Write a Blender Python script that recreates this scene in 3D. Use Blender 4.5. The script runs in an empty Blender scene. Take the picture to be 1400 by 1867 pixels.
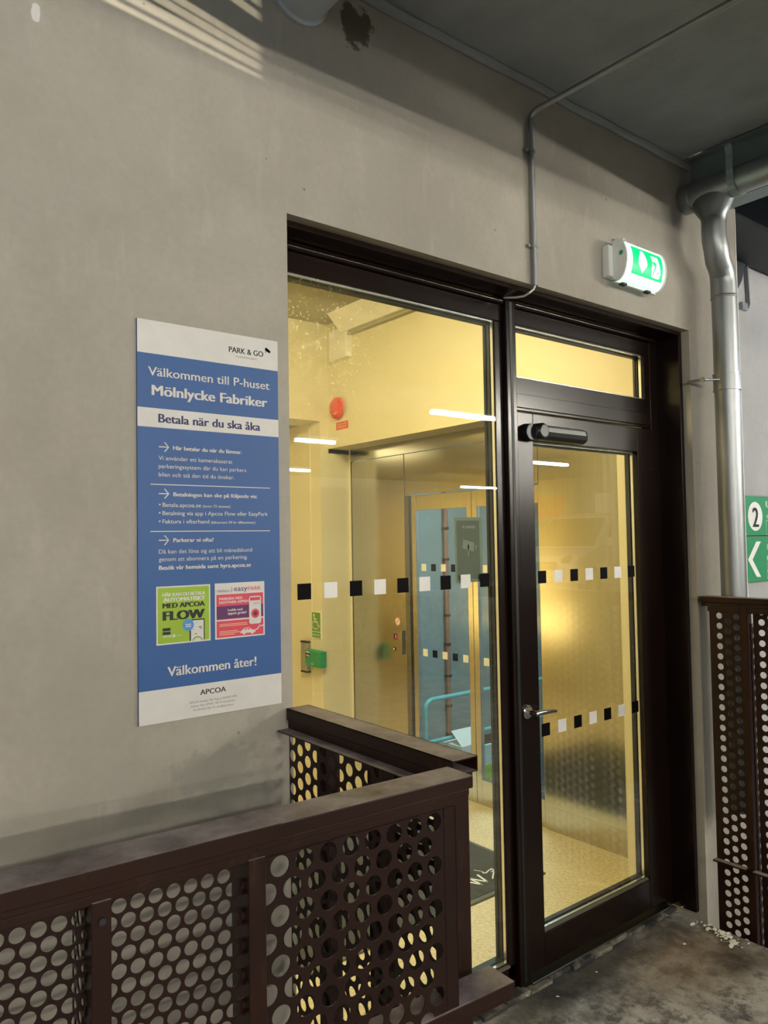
import bpy, bmesh, math, random
from mathutils import Vector, Matrix
random.seed(7)
R = math.radians
sc = bpy.context.scene
COL = sc.collection

# ------------------------------------------------------------------ camera
EYE = 1.68
FPX = 1401.3
YAW, PITCH, ROLL = R(38.433), R(2.162), R(-0.967)
fw = Vector((math.sin(YAW) * math.cos(PITCH), math.cos(YAW) * math.cos(PITCH), math.sin(PITCH)))
r0 = Vector((math.cos(YAW), -math.sin(YAW), 0))
u0 = r0.cross(fw)
rt = math.cos(ROLL) * r0 + math.sin(ROLL) * u0
up = -math.sin(ROLL) * r0 + math.cos(ROLL) * u0
cam = bpy.data.cameras.new('camera')
camo = bpy.data.objects.new('camera', cam)
COL.objects.link(camo)
cam.sensor_fit = 'VERTICAL'
cam.sensor_height = 36
cam.lens = FPX * 36 / 1867
cam.clip_start = 0.05
camo.matrix_world = Matrix(((rt.x, up.x, -fw.x, 0), (rt.y, up.y, -fw.y, 0), (rt.z, up.z, -fw.z, EYE), (0, 0, 0, 1)))
sc.camera = camo

# ------------------------------------------------------------------ world, exposure, area lights
sc.view_settings.view_transform = 'Standard'
sc.view_settings.look = 'None'
sc.view_settings.exposure = 0.0
sc.view_settings.gamma = 1
sc.view_settings.use_curve_mapping = False
W = bpy.data.worlds.new('night')
sc.world = W
W.use_nodes = True
W.node_tree.nodes['Background'].inputs[0].default_value = (0.55, 0.62, 0.75, 1)
W.node_tree.nodes['Background'].inputs[1].default_value = 0.03
sc.cycles.max_bounces = 8
sc.cycles.transparent_max_bounces = 16
sc.cycles.use_denoising = True
sc.cycles.caustics_reflective = False
sc.cycles.caustics_refractive = False
sc.cycles.sample_clamp_indirect = 6

LOBBY_P, LOBBY_C = 126, (1.0, 0.81, 0.42)
TUBE_L, TUBE_C = 425, (1.0, 0.945, 0.82)
COOL_L, COOL_C = 300, (0.66, 0.84, 1.0)
SHAFT_P, SHAFT_C = 170, (0.74, 0.92, 1.0)
LOUVRE_P = 130


def area(name, loc, rot, sx, sy, power, color):
    l = bpy.data.lights.new(name, 'AREA')
    l.shape = 'RECTANGLE'
    l.size, l.size_y = sx, sy
    l.energy = power
    l.color = color
    o = bpy.data.objects.new(name, l)
    o.location = loc
    o.rotation_euler = rot
    COL.objects.link(o)
    return o


area('lobby_light', (1.8, 2.9, 3.30), (R(24), 0, 0), 1.6, 1.0, LOBBY_P, LOBBY_C)
cl_ = area('added_band_light', (-5.7, 9.6, 2.62), (0, 0, 0), 1.0, 3.6, 620, LOBBY_C)  # added light; its floor pool reflects as a band in the steel
cl_.data.spread = R(85)
area('alcove_light', (2.3, 6.4, 2.62), (0, 0, 0), 0.8, 0.8, 8, LOBBY_C)
area('shaft_light', (5.4, 4.6, 3.25), (R(-12), 0, 0), 2.0, 1.0, SHAFT_P, SHAFT_C)


# ------------------------------------------------------------------ pixel -> plane (measuring the photo)
def ray(x, y):
    return rt * ((x - 700) / FPX) - up * ((y - 933.5) / FPX) + fw


def onX(x, y, X):
    d = ray(x, y); d = d * (X / d.x); return Vector((d.x, d.y, d.z + EYE))


def onY(x, y, Y):
    d = ray(x, y); d = d * (Y / d.y); return Vector((d.x, d.y, d.z + EYE))


def onZ(x, y, Z):
    d = ray(x, y); d = d * ((Z - EYE) / d.z); return Vector((d.x, d.y, Z))


# ------------------------------------------------------------------ materials
def newmat(name):
    m = bpy.data.materials.new(name)
    m.use_nodes = True
    nt = m.node_tree
    return m, nt, nt.nodes['Principled BSDF']


def N(nt, t, **kw):
    n = nt.nodes.new(t)
    for k, v in kw.items():
        if k in n.inputs:
            n.inputs[k].default_value = v
        else:
            setattr(n, k, v)
    return n


def noise_fac(nt, scale, lo, hi, detail=6, coord='Object', rough=0.6, stretch=None):
    tc = N(nt, 'ShaderNodeTexCoord')
    nz = N(nt, 'ShaderNodeTexNoise')
    nz.inputs['Scale'].default_value = scale
    nz.inputs['Detail'].default_value = detail
    nz.inputs['Roughness'].default_value = rough
    src = tc.outputs[coord]
    if stretch:
        mp = N(nt, 'ShaderNodeMapping')
        mp.inputs['Scale'].default_value = stretch
        nt.links.new(src, mp.inputs['Vector'])
        src = mp.outputs['Vector']
    nt.links.new(src, nz.inputs['Vector'])
    mr = N(nt, 'ShaderNodeMapRange')
    mr.inputs['From Min'].default_value = lo
    mr.inputs['From Max'].default_value = hi
    nt.links.new(nz.outputs['Fac'], mr.inputs['Value'])
    return mr.outputs['Result']


def mixc(nt, fac, a, b):
    m = N(nt, 'ShaderNodeMix')
    m.data_type = 'RGBA'
    for s, v in ((6, a), (7, b)):
        if hasattr(v, 'is_output'):
            nt.links.new(v, m.inputs[s])
        else:
            m.inputs[s].default_value = (*v, 1)
    if hasattr(fac, 'is_output'):
        nt.links.new(fac, m.inputs[0])
    else:
        m.inputs[0].default_value = fac
    return m.outputs[2]


def bump(nt, b, fac, strength, dist=0.002):
    bp = N(nt, 'ShaderNodeBump')
    bp.inputs['Strength'].default_value = strength
    bp.inputs['Distance'].default_value = dist
    nt.links.new(fac, bp.inputs['Height'])
    nt.links.new(bp.outputs['Normal'], b.inputs['Normal'])


def simple(name, c, rough=0.5, metal=0.0, c2=None, scale=12, lo=0.35, hi=0.65, bmp=0.0, stretch=None, spec=None, coat=0.0):
    m, nt, b = newmat(name)
    b.inputs['Roughness'].default_value = rough
    b.inputs['Metallic'].default_value = metal
    if spec is not None:
        b.inputs['Specular IOR Level'].default_value = spec
    if coat:
        b.inputs['Coat Weight'].default_value = coat
        b.inputs['Coat Roughness'].default_value = 0.08
    if c2 is None:
        c2 = tuple(x * 0.93 for x in c)
    f = noise_fac(nt, scale, lo, hi, stretch=stretch)
    nt.links.new(mixc(nt, f, c, c2), b.inputs['Base Color'])
    if bmp:
        bump(nt, b, f, bmp)
    return m


def emit(name, c, s):
    m, nt, b = newmat(name)
    b.inputs['Base Color'].default_value = (*[min(1, x) for x in c], 1)
    b.inputs['Emission Color'].default_value = (*c, 1)
    b.inputs['Emission Strength'].default_value = s
    b.inputs['Roughness'].default_value = 0.4
    return m


def concrete(name, c, c2, c3, rough=0.85, pits=True, wall=False):
    m, nt, b = newmat(name)
    b.inputs['Roughness'].default_value = rough
    b.inputs['Specular IOR Level'].default_value = 0.3
    big = noise_fac(nt, 1.3, 0.35, 0.68, 5, stretch=(1, 1, 0.55))
    med = noise_fac(nt, 5.0, 0.42, 0.66, 8)
    fin = noise_fac(nt, 55, 0.3, 0.7, 4)
    col = mixc(nt, big, c, c2)
    k = N(nt, 'ShaderNodeMath', operation='MULTIPLY'); k.inputs[1].default_value = 0.45
    nt.links.new(med, k.inputs[0])
    col = mixc(nt, k.outputs[0], col, c3)
    if wall:
        pt = noise_fac(nt, 2.6, 0.50, 0.56, 7, rough=0.55, stretch=(1, 1, 0.7))
        kp = N(nt, 'ShaderNodeMath', operation='MULTIPLY'); kp.inputs[1].default_value = 0.22
        nt.links.new(pt, kp.inputs[0])
        col = mixc(nt, kp.outputs[0], col, (0.35, 0.31, 0.275))
        sk = noise_fac(nt, 14, 0.58, 0.70, 6, stretch=(1, 1, 0.22))
        ks = N(nt, 'ShaderNodeMath', operation='MULTIPLY'); ks.inputs[1].default_value = 0.30
        nt.links.new(sk, ks.inputs[0])
        col = mixc(nt, ks.outputs[0], col, (0.54, 0.50, 0.43))
    k2 = N(nt, 'ShaderNodeMath', operation='MULTIPLY'); k2.inputs[1].default_value = 0.16
    nt.links.new(fin, k2.inputs[0])
    col = mixc(nt, k2.outputs[0], col, tuple(x * 0.55 for x in c))
    if pits:
        tc = N(nt, 'ShaderNodeTexCoord')
        vo = N(nt, 'ShaderNodeTexVoronoi')
        vo.inputs['Scale'].default_value = 9.0
        nt.links.new(tc.outputs['Object'], vo.inputs['Vector'])
        sep = N(nt, 'ShaderNodeSeparateColor')
        nt.links.new(vo.outputs['Color'], sep.inputs[0])
        th = N(nt, 'ShaderNodeMath', operation='MULTIPLY'); th.inputs[1].default_value = 0.055
        nt.links.new(sep.outputs[0], th.inputs[0])
        lt = N(nt, 'ShaderNodeMath', operation='LESS_THAN')
        nt.links.new(vo.outputs['Distance'], lt.inputs[0])
        nt.links.new(th.outputs[0], lt.inputs[1])
        gt = N(nt, 'ShaderNodeMath', operation='GREATER_THAN'); gt.inputs[1].default_value = 0.5
        nt.links.new(sep.outputs[1], gt.inputs[0])
        mu = N(nt, 'ShaderNodeMath', operation='MULTIPLY')
        nt.links.new(lt.outputs[0], mu.inputs[0]); nt.links.new(gt.outputs[0], mu.inputs[1])
        k3 = N(nt, 'ShaderNodeMath', operation='MULTIPLY'); k3.inputs[1].default_value = 0.65
        nt.links.new(mu.outputs[0], k3.inputs[0])
        col = mixc(nt, k3.outputs[0], col, tuple(x * 0.35 for x in c))
    if wall:
        # damp dark patch under the ventilation duct and a pale plaster dab
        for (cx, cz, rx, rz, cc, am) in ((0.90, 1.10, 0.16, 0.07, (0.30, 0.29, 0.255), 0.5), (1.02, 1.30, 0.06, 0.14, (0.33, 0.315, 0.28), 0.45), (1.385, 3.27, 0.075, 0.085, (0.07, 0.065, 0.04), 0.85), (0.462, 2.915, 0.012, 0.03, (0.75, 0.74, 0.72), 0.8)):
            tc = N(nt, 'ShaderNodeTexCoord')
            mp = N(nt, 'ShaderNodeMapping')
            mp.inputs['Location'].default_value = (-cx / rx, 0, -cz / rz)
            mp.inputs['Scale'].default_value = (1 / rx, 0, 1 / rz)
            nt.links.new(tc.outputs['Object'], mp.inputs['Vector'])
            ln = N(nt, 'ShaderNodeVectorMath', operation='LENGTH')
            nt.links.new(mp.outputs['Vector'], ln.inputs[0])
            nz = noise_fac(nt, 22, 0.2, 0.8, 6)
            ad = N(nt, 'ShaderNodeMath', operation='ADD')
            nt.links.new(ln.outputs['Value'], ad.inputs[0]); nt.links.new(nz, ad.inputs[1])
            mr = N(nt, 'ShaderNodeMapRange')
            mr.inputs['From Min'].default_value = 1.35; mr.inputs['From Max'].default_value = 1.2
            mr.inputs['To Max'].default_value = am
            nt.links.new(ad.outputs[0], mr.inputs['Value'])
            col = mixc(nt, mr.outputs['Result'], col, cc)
    nt.links.new(col, b.inputs['Base Color'])
    bump(nt, b, fin, 0.25, 0.0015)
    return m


def dusty(name, c, rough, dust, lo, hi, scale=9, drips=True):
    """painted steel with pale dust lying on the upward faces and some dried drips on the sides"""
    m, nt, b = newmat(name)
    b.inputs['Roughness'].default_value = rough
    b.inputs['Specular IOR Level'].default_value = 0.26
    g = N(nt, 'ShaderNodeNewGeometry')
    sx = N(nt, 'ShaderNodeSeparateXYZ')
    nt.links.new(g.outputs['True Normal'], sx.inputs[0])
    gt = N(nt, 'ShaderNodeMath', operation='GREATER_THAN'); gt.inputs[1].default_value = 0.7
    nt.links.new(sx.outputs['Z'], gt.inputs[0])
    n1 = noise_fac(nt, scale, lo, hi, 8, rough=0.65)
    mu = N(nt, 'ShaderNodeMath', operation='MULTIPLY')
    nt.links.new(gt.outputs[0], mu.inputs[0]); nt.links.new(n1, mu.inputs[1])
    col = mixc(nt, noise_fac(nt, 3.5, 0.35, 0.65), c, tuple(x * 0.75 for x in c))
    if drips:
        n2 = noise_fac(nt, 26, 0.60, 0.72, 4, stretch=(1, 1, 0.35))
        k = N(nt, 'ShaderNodeMath', operation='MULTIPLY'); k.inputs[1].default_value = 0.35
        nt.links.new(n2, k.inputs[0])
        col = mixc(nt, k.outputs[0], col, tuple(min(1, x * 2.2 + 0.02) for x in c))
    col = mixc(nt, mu.outputs[0], col, dust)
    nt.links.new(col, b.inputs['Base Color'])
    mx = N(nt, 'ShaderNodeMix'); mx.inputs[2].default_value = rough; mx.inputs[3].default_value = 0.65
    nt.links.new(mu.outputs[0], mx.inputs[0]); nt.links.new(mx.outputs[0], b.inputs['Roughness'])
    return m


def glassmat(name, tint=(0.97, 0.98, 0.96), f0=0.045, dirt=0):
    m, nt, b = newmat(name)
    out = nt.nodes['Material Output']
    lw = N(nt, 'ShaderNodeLayerWeight'); lw.inputs['Blend'].default_value = 0.5
    pw = N(nt, 'ShaderNodeMath', operation='POWER'); pw.inputs[1].default_value = 5
    nt.links.new(lw.outputs['Facing'], pw.inputs[0])
    ma = N(nt, 'ShaderNodeMath', operation='MULTIPLY_ADD'); ma.inputs[1].default_value = 1 - f0; ma.inputs[2].default_value = f0
    nt.links.new(pw.outputs[0], ma.inputs[0])
    tr = N(nt, 'ShaderNodeBsdfTransparent'); tr.inputs[0].default_value = (*tint, 1)
    gl = N(nt, 'ShaderNodeBsdfGlossy'); gl.inputs['Roughness'].default_value = 0.0
    mx = N(nt, 'ShaderNodeMixShader')
    nt.links.new(ma.outputs[0], mx.inputs[0]); nt.links.new(tr.outputs[0], mx.inputs[1]); nt.links.new(gl.outputs[0], mx.inputs[2])
    last = mx.outputs[0]
    if dirt:
        # dried dirt and scratches towards the upper left corner of the pane (dirt == 1) or smeared droplets (2)
        tc = N(nt, 'ShaderNodeTexCoord')
        if dirt == 1:
            mp = N(nt, 'ShaderNodeMapping')
            mp.inputs['Location'].default_value = (-1.28 / 0.42, 0, -2.42 / 0.55); mp.inputs['Scale'].default_value = (1 / 0.42, 0, 1 / 0.55)
        else:
            mp = N(nt, 'ShaderNodeMapping')
            mp.inputs['Location'].default_value = (-2.85 / 0.42, 0, -1.05 / 0.35); mp.inputs['Scale'].default_value = (1 / 0.42, 0, 1 / 0.35)
        nt.links.new(tc.outputs['Object'], mp.inputs['Vector'])
        ln = N(nt, 'ShaderNodeVectorMath', operation='LENGTH'); nt.links.new(mp.outputs['Vector'], ln.inputs[0])
        fall = N(nt, 'ShaderNodeMapRange'); fall.inputs['From Min'].default_value = 1.1; fall.inputs['From Max'].default_value = 0.2
        nt.links.new(ln.outputs['Value'], fall.inputs['Value'])
        if dirt == 1:
            nz = N(nt, 'ShaderNodeTexNoise'); nz.inputs['Scale'].default_value = 15; nz.inputs['Detail'].default_value = 3; nz.inputs['Distortion'].default_value = 2.2
            nt.links.new(tc.outputs['Object'], nz.inputs['Vector'])
            sb = N(nt, 'ShaderNodeMath', operation='SUBTRACT'); sb.inputs[1].default_value = 0.5
            nt.links.new(nz.outputs['Fac'], sb.inputs[0])
            ab = N(nt, 'ShaderNodeMath', operation='ABSOLUTE'); nt.links.new(sb.outputs[0], ab.inputs[0])
            lines = N(nt, 'ShaderNodeMapRange'); lines.inputs['From Min'].default_value = 0.012; lines.inputs['From Max'].default_value = 0.0
            nt.links.new(ab.outputs[0], lines.inputs['Value'])
            brk = noise_fac(nt, 24, 0.5, 0.6, 3)
            m1 = N(nt, 'ShaderNodeMath', operation='MULTIPLY'); nt.links.new(lines.outputs[0], m1.inputs[0]); nt.links.new(brk, m1.inputs[1])
            spots = noise_fac(nt, 120, 0.68, 0.73, 2)
            mxm = N(nt, 'ShaderNodeMath', operation='MAXIMUM'); nt.links.new(m1.outputs[0], mxm.inputs[0]); nt.links.new(spots, mxm.inputs[1])
            hz = N(nt, 'ShaderNodeMath', operation='ADD'); hz.inputs[1].default_value = 0.06
            nt.links.new(mxm.outputs[0], hz.inputs[0])
            srcf = hz.outputs[0]
        else:
            srcf = noise_fac(nt, 75, 0.66, 0.72, 2)
        m2 = N(nt, 'ShaderNodeMath', operation='MULTIPLY'); nt.links.new(srcf, m2.inputs[0]); nt.links.new(fall.outputs[0], m2.inputs[1])
        m3 = N(nt, 'ShaderNodeMath', operation='MULTIPLY'); m3.inputs[1].default_value = 0.55; nt.links.new(m2.outputs[0], m3.inputs[0])
        tl = N(nt, 'ShaderNodeBsdfTranslucent'); tl.inputs[0].default_value = (0.95, 0.93, 0.85, 1)
        mx2 = N(nt, 'ShaderNodeMixShader')
        nt.links.new(m3.outputs[0], mx2.inputs[0]); nt.links.new(last, mx2.inputs[1]); nt.links.new(tl.outputs[0], mx2.inputs[2])
        last = mx2.outputs[0]
    nt.links.new(last, out.inputs['Surface'])
    return m


M = {}
M['wall'] = concrete('wall_concrete', (0.475, 0.44, 0.375), (0.385, 0.355, 0.31), (0.35, 0.33, 0.27), wall=True)
M['ceil'] = concrete('ceiling_concrete', (0.38, 0.40, 0.40), (0.32, 0.34, 0.34), (0.23, 0.245, 0.25))
M['farwall'] = concrete('far_concrete', (0.47, 0.46, 0.46), (0.42, 0.415, 0.42), (0.38, 0.37, 0.37))
M['deck'] = None
M['brown'] = dusty('brown_rail_paint', (0.025, 0.0088, 0.0055), 0.38, (0.40, 0.34, 0.35), 0.27, 0.80)
M['brownp'] = dusty('brown_panel_paint', (0.022, 0.0085, 0.0065), 0.38, (0.2, 0.17, 0.17), 0.5, 0.75, drips=False)
M['frame'] = simple('dark_brown_frame', (0.011, 0.0045, 0.003), 0.22, 0.0, (0.008, 0.0035, 0.0025), 3, spec=0.32)
M['gasket'] = simple('black_gasket', (0.006, 0.008, 0.007), 0.45)
M['spacer'] = simple('glazing_spacer', (0.92, 0.91, 0.86), 0.25, 0.85)
M['glass'] = glassmat('window_glass')
M['glassd'] = glassmat('window_glass_dirty', dirt=1)
M['glassd2'] = glassmat('door_glass_drops', dirt=2)
M['eglass'] = glassmat('elevator_glass', (0.90, 0.96, 0.97), 0.05)
M['black'] = simple('black_vinyl', (0.003, 0.003, 0.004), 0.6, spec=0.08)
M['white'] = simple('white_vinyl', (0.90, 0.88, 0.84), 0.5)
M['cream'] = simple('cream_plaster', (0.82, 0.76, 0.56), 0.75, 0, (0.78, 0.72, 0.52), 2.0)
M['lceil'] = simple('lobby_ceiling', (0.42, 0.40, 0.30), 0.85, 0, (0.36, 0.34, 0.26), 3)
M['lfloor'] = simple('lobby_terrazzo', (0.80, 0.70, 0.46), 0.4, 0, (0.58, 0.48, 0.29), 60, 0.42, 0.66)
M['steel'] = simple('brushed_steel', (0.60, 0.59, 0.56), 0.16, 1.0, (0.55, 0.53, 0.48), 3.0, stretch=(60, 60, 0.4))
M['steeld'] = simple('dark_steel_trim', (0.20, 0.20, 0.19), 0.35, 1.0)
M['galv'] = simple('galvanised_steel', (0.40, 0.42, 0.435), 0.42, 0.9, (0.31, 0.33, 0.345), 4, stretch=(1, 1, 0.25))
M['galvd'] = simple('grey_painted_duct', (0.50, 0.54, 0.57), 0.4, 0.2)
M['beam'] = simple('grey_green_beam_paint', (0.34, 0.42, 0.42), 0.45, 0.2)
M['chrome'] = simple('chrome', (0.75, 0.74, 0.72), 0.12, 1.0)
M['closer'] = simple('silver_closer', (0.60, 0.60, 0.58), 0.35, 0.85)
M['blackplastic'] = simple('black_plastic', (0.010, 0.011, 0.013), 0.35)
M['signwhite'] = simple('sign_white', (0.74, 0.72, 0.69), 0.45)
M['signblue'] = simple('sign_blue', (0.035, 0.115, 0.335), 0.45, 0, (0.033, 0.108, 0.32), 4)
M['navy'] = simple('ink_navy', (0.028, 0.035, 0.14), 0.5)
M['ink'] = simple('ink_black', (0.012, 0.012, 0.016), 0.5)
M['inkgrey'] = simple('ink_grey', (0.16, 0.15, 0.15), 0.5)
M['lime'] = simple('print_lime', (0.34, 0.52, 0.035), 0.45)
M['pink'] = simple('print_pink_red', (0.76, 0.07, 0.12), 0.45)
M['purple'] = simple('print_purple', (0.13, 0.025, 0.13), 0.45)
M['maroon'] = simple('print_maroon', (0.16, 0.02, 0.035), 0.45)
M['skyblue'] = simple('print_sky_blue', (0.08, 0.30, 0.66), 0.45)
M['signgreen'] = simple('sign_green', (0.035, 0.30, 0.13), 0.45)
M['paleblue'] = simple('board_pale_blue', (0.40, 0.66, 0.72), 0.4)
M['beadgrey'] = simple('dusty_bead', (0.10, 0.092, 0.07), 0.7)
M['noteedge'] = simple('notice_edge', (0.24, 0.29, 0.21), 0.6)
M['notefield'] = simple('notice_field', (0.13, 0.155, 0.10), 0.6)
M['notemark'] = simple('notice_mark', (0.27, 0.30, 0.22), 0.6)
M['palegreen'] = simple('print_pale_green', (0.45, 0.68, 0.52), 0.45)
M['accgreen'] = simple('accessible_green', (0.16, 0.36, 0.045), 0.5)
M['boxgreen'] = simple('box_green', (0.03, 0.34, 0.15), 0.4)
M['red'] = simple('alarm_red', (0.80, 0.07, 0.03), 0.18, 0, coat=0.5)
M['redsign'] = simple('red_sign', (0.78, 0.08, 0.03), 0.45)
M['orange'] = simple('pale_orange_print', (0.85, 0.50, 0.30), 0.5)
M['copper'] = simple('copper_pipe', (0.40, 0.17, 0.12), 0.5, 0.0)
M['cyan'] = simple('cyan_rail_paint', (0.16, 0.55, 0.60), 0.3)
M['shaft'] = simple('blue_grey_shaft', (0.27, 0.34, 0.35), 0.6, 0, (0.23, 0.30, 0.31), 2)
M['mat'] = simple('mat_charcoal', (0.035, 0.037, 0.035), 0.9, 0, (0.05, 0.052, 0.048), 120)
M['matedge'] = simple('mat_rubber_edge', (0.12, 0.12, 0.11), 0.7)
M['cable'] = simple('white_cable', (0.70, 0.70, 0.66), 0.4)
M['exitbody'] = simple('exit_body_plastic', (0.84, 0.88, 0.86), 0.3)
M['exitclear'] = emit('exit_diffuser', (0.80, 1.0, 0.92), 0.75)
M['exitgreen'] = emit('exit_green', (0.0, 0.70, 0.20), 0.9)
M['exitwhite'] = emit('exit_white', (0.95, 1.0, 0.95), 1.05)
M['tube'] = emit('fluorescent_tube', TUBE_C, TUBE_L)
M['cooltube'] = emit('cool_white_tube', COOL_C, COOL_L)
M['lampbody'] = simple('lamp_housing', (0.5, 0.5, 0.48), 0.5)
M['redled'] = emit('red_display', (1.0, 0.03, 0.12), 1.5)
M['filltube'] = emit('cool_fill_tube', COOL_C, 11)
M['dark'] = simple('dark_steelwork', (0.018, 0.020, 0.024), 0.6)
M['flake'] = simple('white_paint_flake', (0.92, 0.92, 0.90), 0.7)
M['mortar'] = simple('mortar_strip', (0.24, 0.215, 0.165), 0.9, 0, (0.035, 0.033, 0.03), 9, 0.40, 0.55, bmp=0.4)
M['vanwhite'] = simple('van_white_paint', (0.72, 0.72, 0.72), 0.25, 0, coat=0.4)
M['vanglass'] = simple('van_dark_glass', (0.02, 0.02, 0.022), 0.08)


def deckmat():
    m, nt, b = newmat('deck_concrete')
    col = mixc(nt, noise_fac(nt, 2.4, 0.42, 0.58, 10, rough=0.72), (0.43, 0.415, 0.40), (0.13, 0.128, 0.13))
    k = N(nt, 'ShaderNodeMath', operation='MULTIPLY'); k.inputs[1].default_value = 0.8
    nt.links.new(noise_fac(nt, 7.5, 0.49, 0.58, 10, rough=0.75), k.inputs[0])
    col = mixc(nt, k.outputs[0], col, (0.045, 0.044, 0.047))
    k = N(nt, 'ShaderNodeMath', operation='MULTIPLY'); k.inputs[1].default_value = 0.55
    nt.links.new(noise_fac(nt, 17, 0.54, 0.64, 8, rough=0.7, stretch=(1, 0.5, 1)), k.inputs[0])
    col = mixc(nt, k.outputs[0], col, (0.48, 0.46, 0.44))
    k = N(nt, 'ShaderNodeMath', operation='MULTIPLY'); k.inputs[1].default_value = 0.7
    nt.links.new(noise_fac(nt, 26, 0.52, 0.70, 10, rough=0.8), k.inputs[0])
    col = mixc(nt, k.outputs[0], col, (0.035, 0.033, 0.033))
    # rusty brown stains by the door
    tc = N(nt, 'ShaderNodeTexCoord')
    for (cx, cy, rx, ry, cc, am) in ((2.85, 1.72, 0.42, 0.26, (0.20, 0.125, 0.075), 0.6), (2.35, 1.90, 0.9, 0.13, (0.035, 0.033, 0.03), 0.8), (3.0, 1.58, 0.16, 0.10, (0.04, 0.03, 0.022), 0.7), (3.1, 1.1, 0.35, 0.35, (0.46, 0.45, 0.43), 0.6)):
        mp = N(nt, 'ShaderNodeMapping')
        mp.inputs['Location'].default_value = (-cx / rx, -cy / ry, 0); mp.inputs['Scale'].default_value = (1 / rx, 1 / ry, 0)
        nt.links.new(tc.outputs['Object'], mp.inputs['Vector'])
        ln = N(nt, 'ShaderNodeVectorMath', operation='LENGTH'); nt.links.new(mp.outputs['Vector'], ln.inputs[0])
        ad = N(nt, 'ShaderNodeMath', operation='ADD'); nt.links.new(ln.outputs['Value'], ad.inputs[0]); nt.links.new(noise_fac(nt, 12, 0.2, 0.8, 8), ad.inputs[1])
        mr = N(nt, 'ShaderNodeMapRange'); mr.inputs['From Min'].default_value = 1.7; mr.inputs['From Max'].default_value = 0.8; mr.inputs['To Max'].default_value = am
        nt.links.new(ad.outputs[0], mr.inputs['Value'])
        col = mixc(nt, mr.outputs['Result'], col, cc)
    nt.links.new(col, b.inputs['Base Color'])
    b.inputs['Roughness'].default_value = 0.75
    bump(nt, b, noise_fac(nt, 40, 0.3, 0.7, 6), 0.4, 0.004)
    return m


M['deck'] = deckmat()


# ------------------------------------------------------------------ mesh builder and object helpers
class MB:
    def __init__(s):
        s.bm = bmesh.new()

    def box(s, x0, x1, y0, y1, z0, z1):
        v = [s.bm.verts.new(p) for p in ((x0, y0, z0), (x1, y0, z0), (x1, y1, z0), (x0, y1, z0), (x0, y0, z1), (x1, y0, z1), (x1, y1, z1), (x0, y1, z1))]
        for f in ((3, 2, 1, 0), (4, 5, 6, 7), (0, 1, 5, 4), (1, 2, 6, 5), (2, 3, 7, 6), (3, 0, 4, 7)):
            s.bm.faces.new([v[i] for i in f])
        return s

    def poly(s, pts):
        s.bm.faces.new([s.bm.verts.new(p) for p in pts]); return s

    def prism(s, pts, d):
        """polygon pts (3D) extruded along vector d"""
        d = Vector(d)
        a = [s.bm.verts.new(Vector(p)) for p in pts]
        b = [s.bm.verts.new(Vector(p) + d) for p in pts]
        s.bm.faces.new(a[::-1]); s.bm.faces.new(b)
        n = len(pts)
        for i in range(n):
            s.bm.faces.new((a[i], a[(i + 1) % n], b[(i + 1) % n], b[i]))
        return s

    def cyl(s, p0, p1, r0, r1=None, seg=24, caps=True):
        return s.tube([p0, p1], [r0, r0 if r1 is None else r1], seg, caps)

    def tube(s, path, rad, seg=16, caps=True):
        path = [Vector(p) for p in path]
        n = len(path)
        if not isinstance(rad, (list, tuple)):
            rad = [rad] * n
        rings = []
        ref = None
        for i, p in enumerate(path):
            t = (path[min(i + 1, n - 1)] - path[max(i - 1, 0)])
            t.normalize()
            if ref is None:
                ref = Vector((0, 0, 1)) if abs(t.z) < 0.9 else Vector((1, 0, 0))
            a = (ref - t * ref.dot(t)).normalized()
            ref = a
            b = t.cross(a)
            rings.append([s.bm.verts.new(p + (a * math.cos(2 * math.pi * k / seg) + b * math.sin(2 * math.pi * k / seg)) * rad[i]) for k in range(seg)])
        for i in range(n - 1):
            for k in range(seg):
                s.bm.faces.new((rings[i][k], rings[i][(k + 1) % seg], rings[i + 1][(k + 1) % seg], rings[i + 1][k]))
        if caps:
            s.bm.faces.new(rings[0][::-1]); s.bm.faces.new(rings[-1])
        return s

    def build(s, name, mat, parent=None, bevel=0, smooth=False, solid=0, seg=2):
        bmesh.ops.recalc_face_normals(s.bm, faces=s.bm.faces[:])
        me = bpy.data.meshes.new(name)
        s.bm.to_mesh(me); s.bm.free()
        me.materials.append(mat)
        o = bpy.data.objects.new(name, me)
        COL.objects.link(o)
        if parent:
            o.parent = parent
        if smooth:
            for p in me.polygons:
                p.use_smooth = True
            try:
                me.set_sharp_from_angle(angle=R(35))
            except Exception:
                pass
        if solid:
            mo = o.modifiers.new('thickness', 'SOLIDIFY'); mo.thickness = solid; mo.offset = 0
        if bevel:
            mo = o.modifiers.new('edge', 'BEVEL'); mo.width = bevel; mo.segments = seg; mo.limit_method = 'ANGLE'
        return o


def bx(name, mat, parent, x0, x1, y0, y1, z0, z1, bevel=0):
    return MB().box(x0, x1, y0, y1, z0, z1).build(name, mat, parent, bevel)


def thing(name, label, cat, loc=(0, 0, 0), rotz=0, group=None):
    o = bpy.data.objects.new(name, None)
    COL.objects.link(o)
    o.location = loc
    o.rotation_euler = (0, 0, rotz)
    o.empty_display_size = 0.1
    tag(o, label, cat, group)
    return o


def tag(o, label, cat, group=None):
    o['label'] = label; o['category'] = cat
    if group:
        o['group'] = group
    return o


def struct(o, label=None, cat=None):
    o['kind'] = 'structure'
    if label:
        o['label'] = label; o['category'] = cat
    return o


def arcpts(c, r, a0, a1, n, plane='xz'):
    out = []
    for i in range(n + 1):
        a = a0 + (a1 - a0) * i / n
        out.append((c[0] + r * math.cos(a), c[1] + r * math.sin(a)))
    return out


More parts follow.
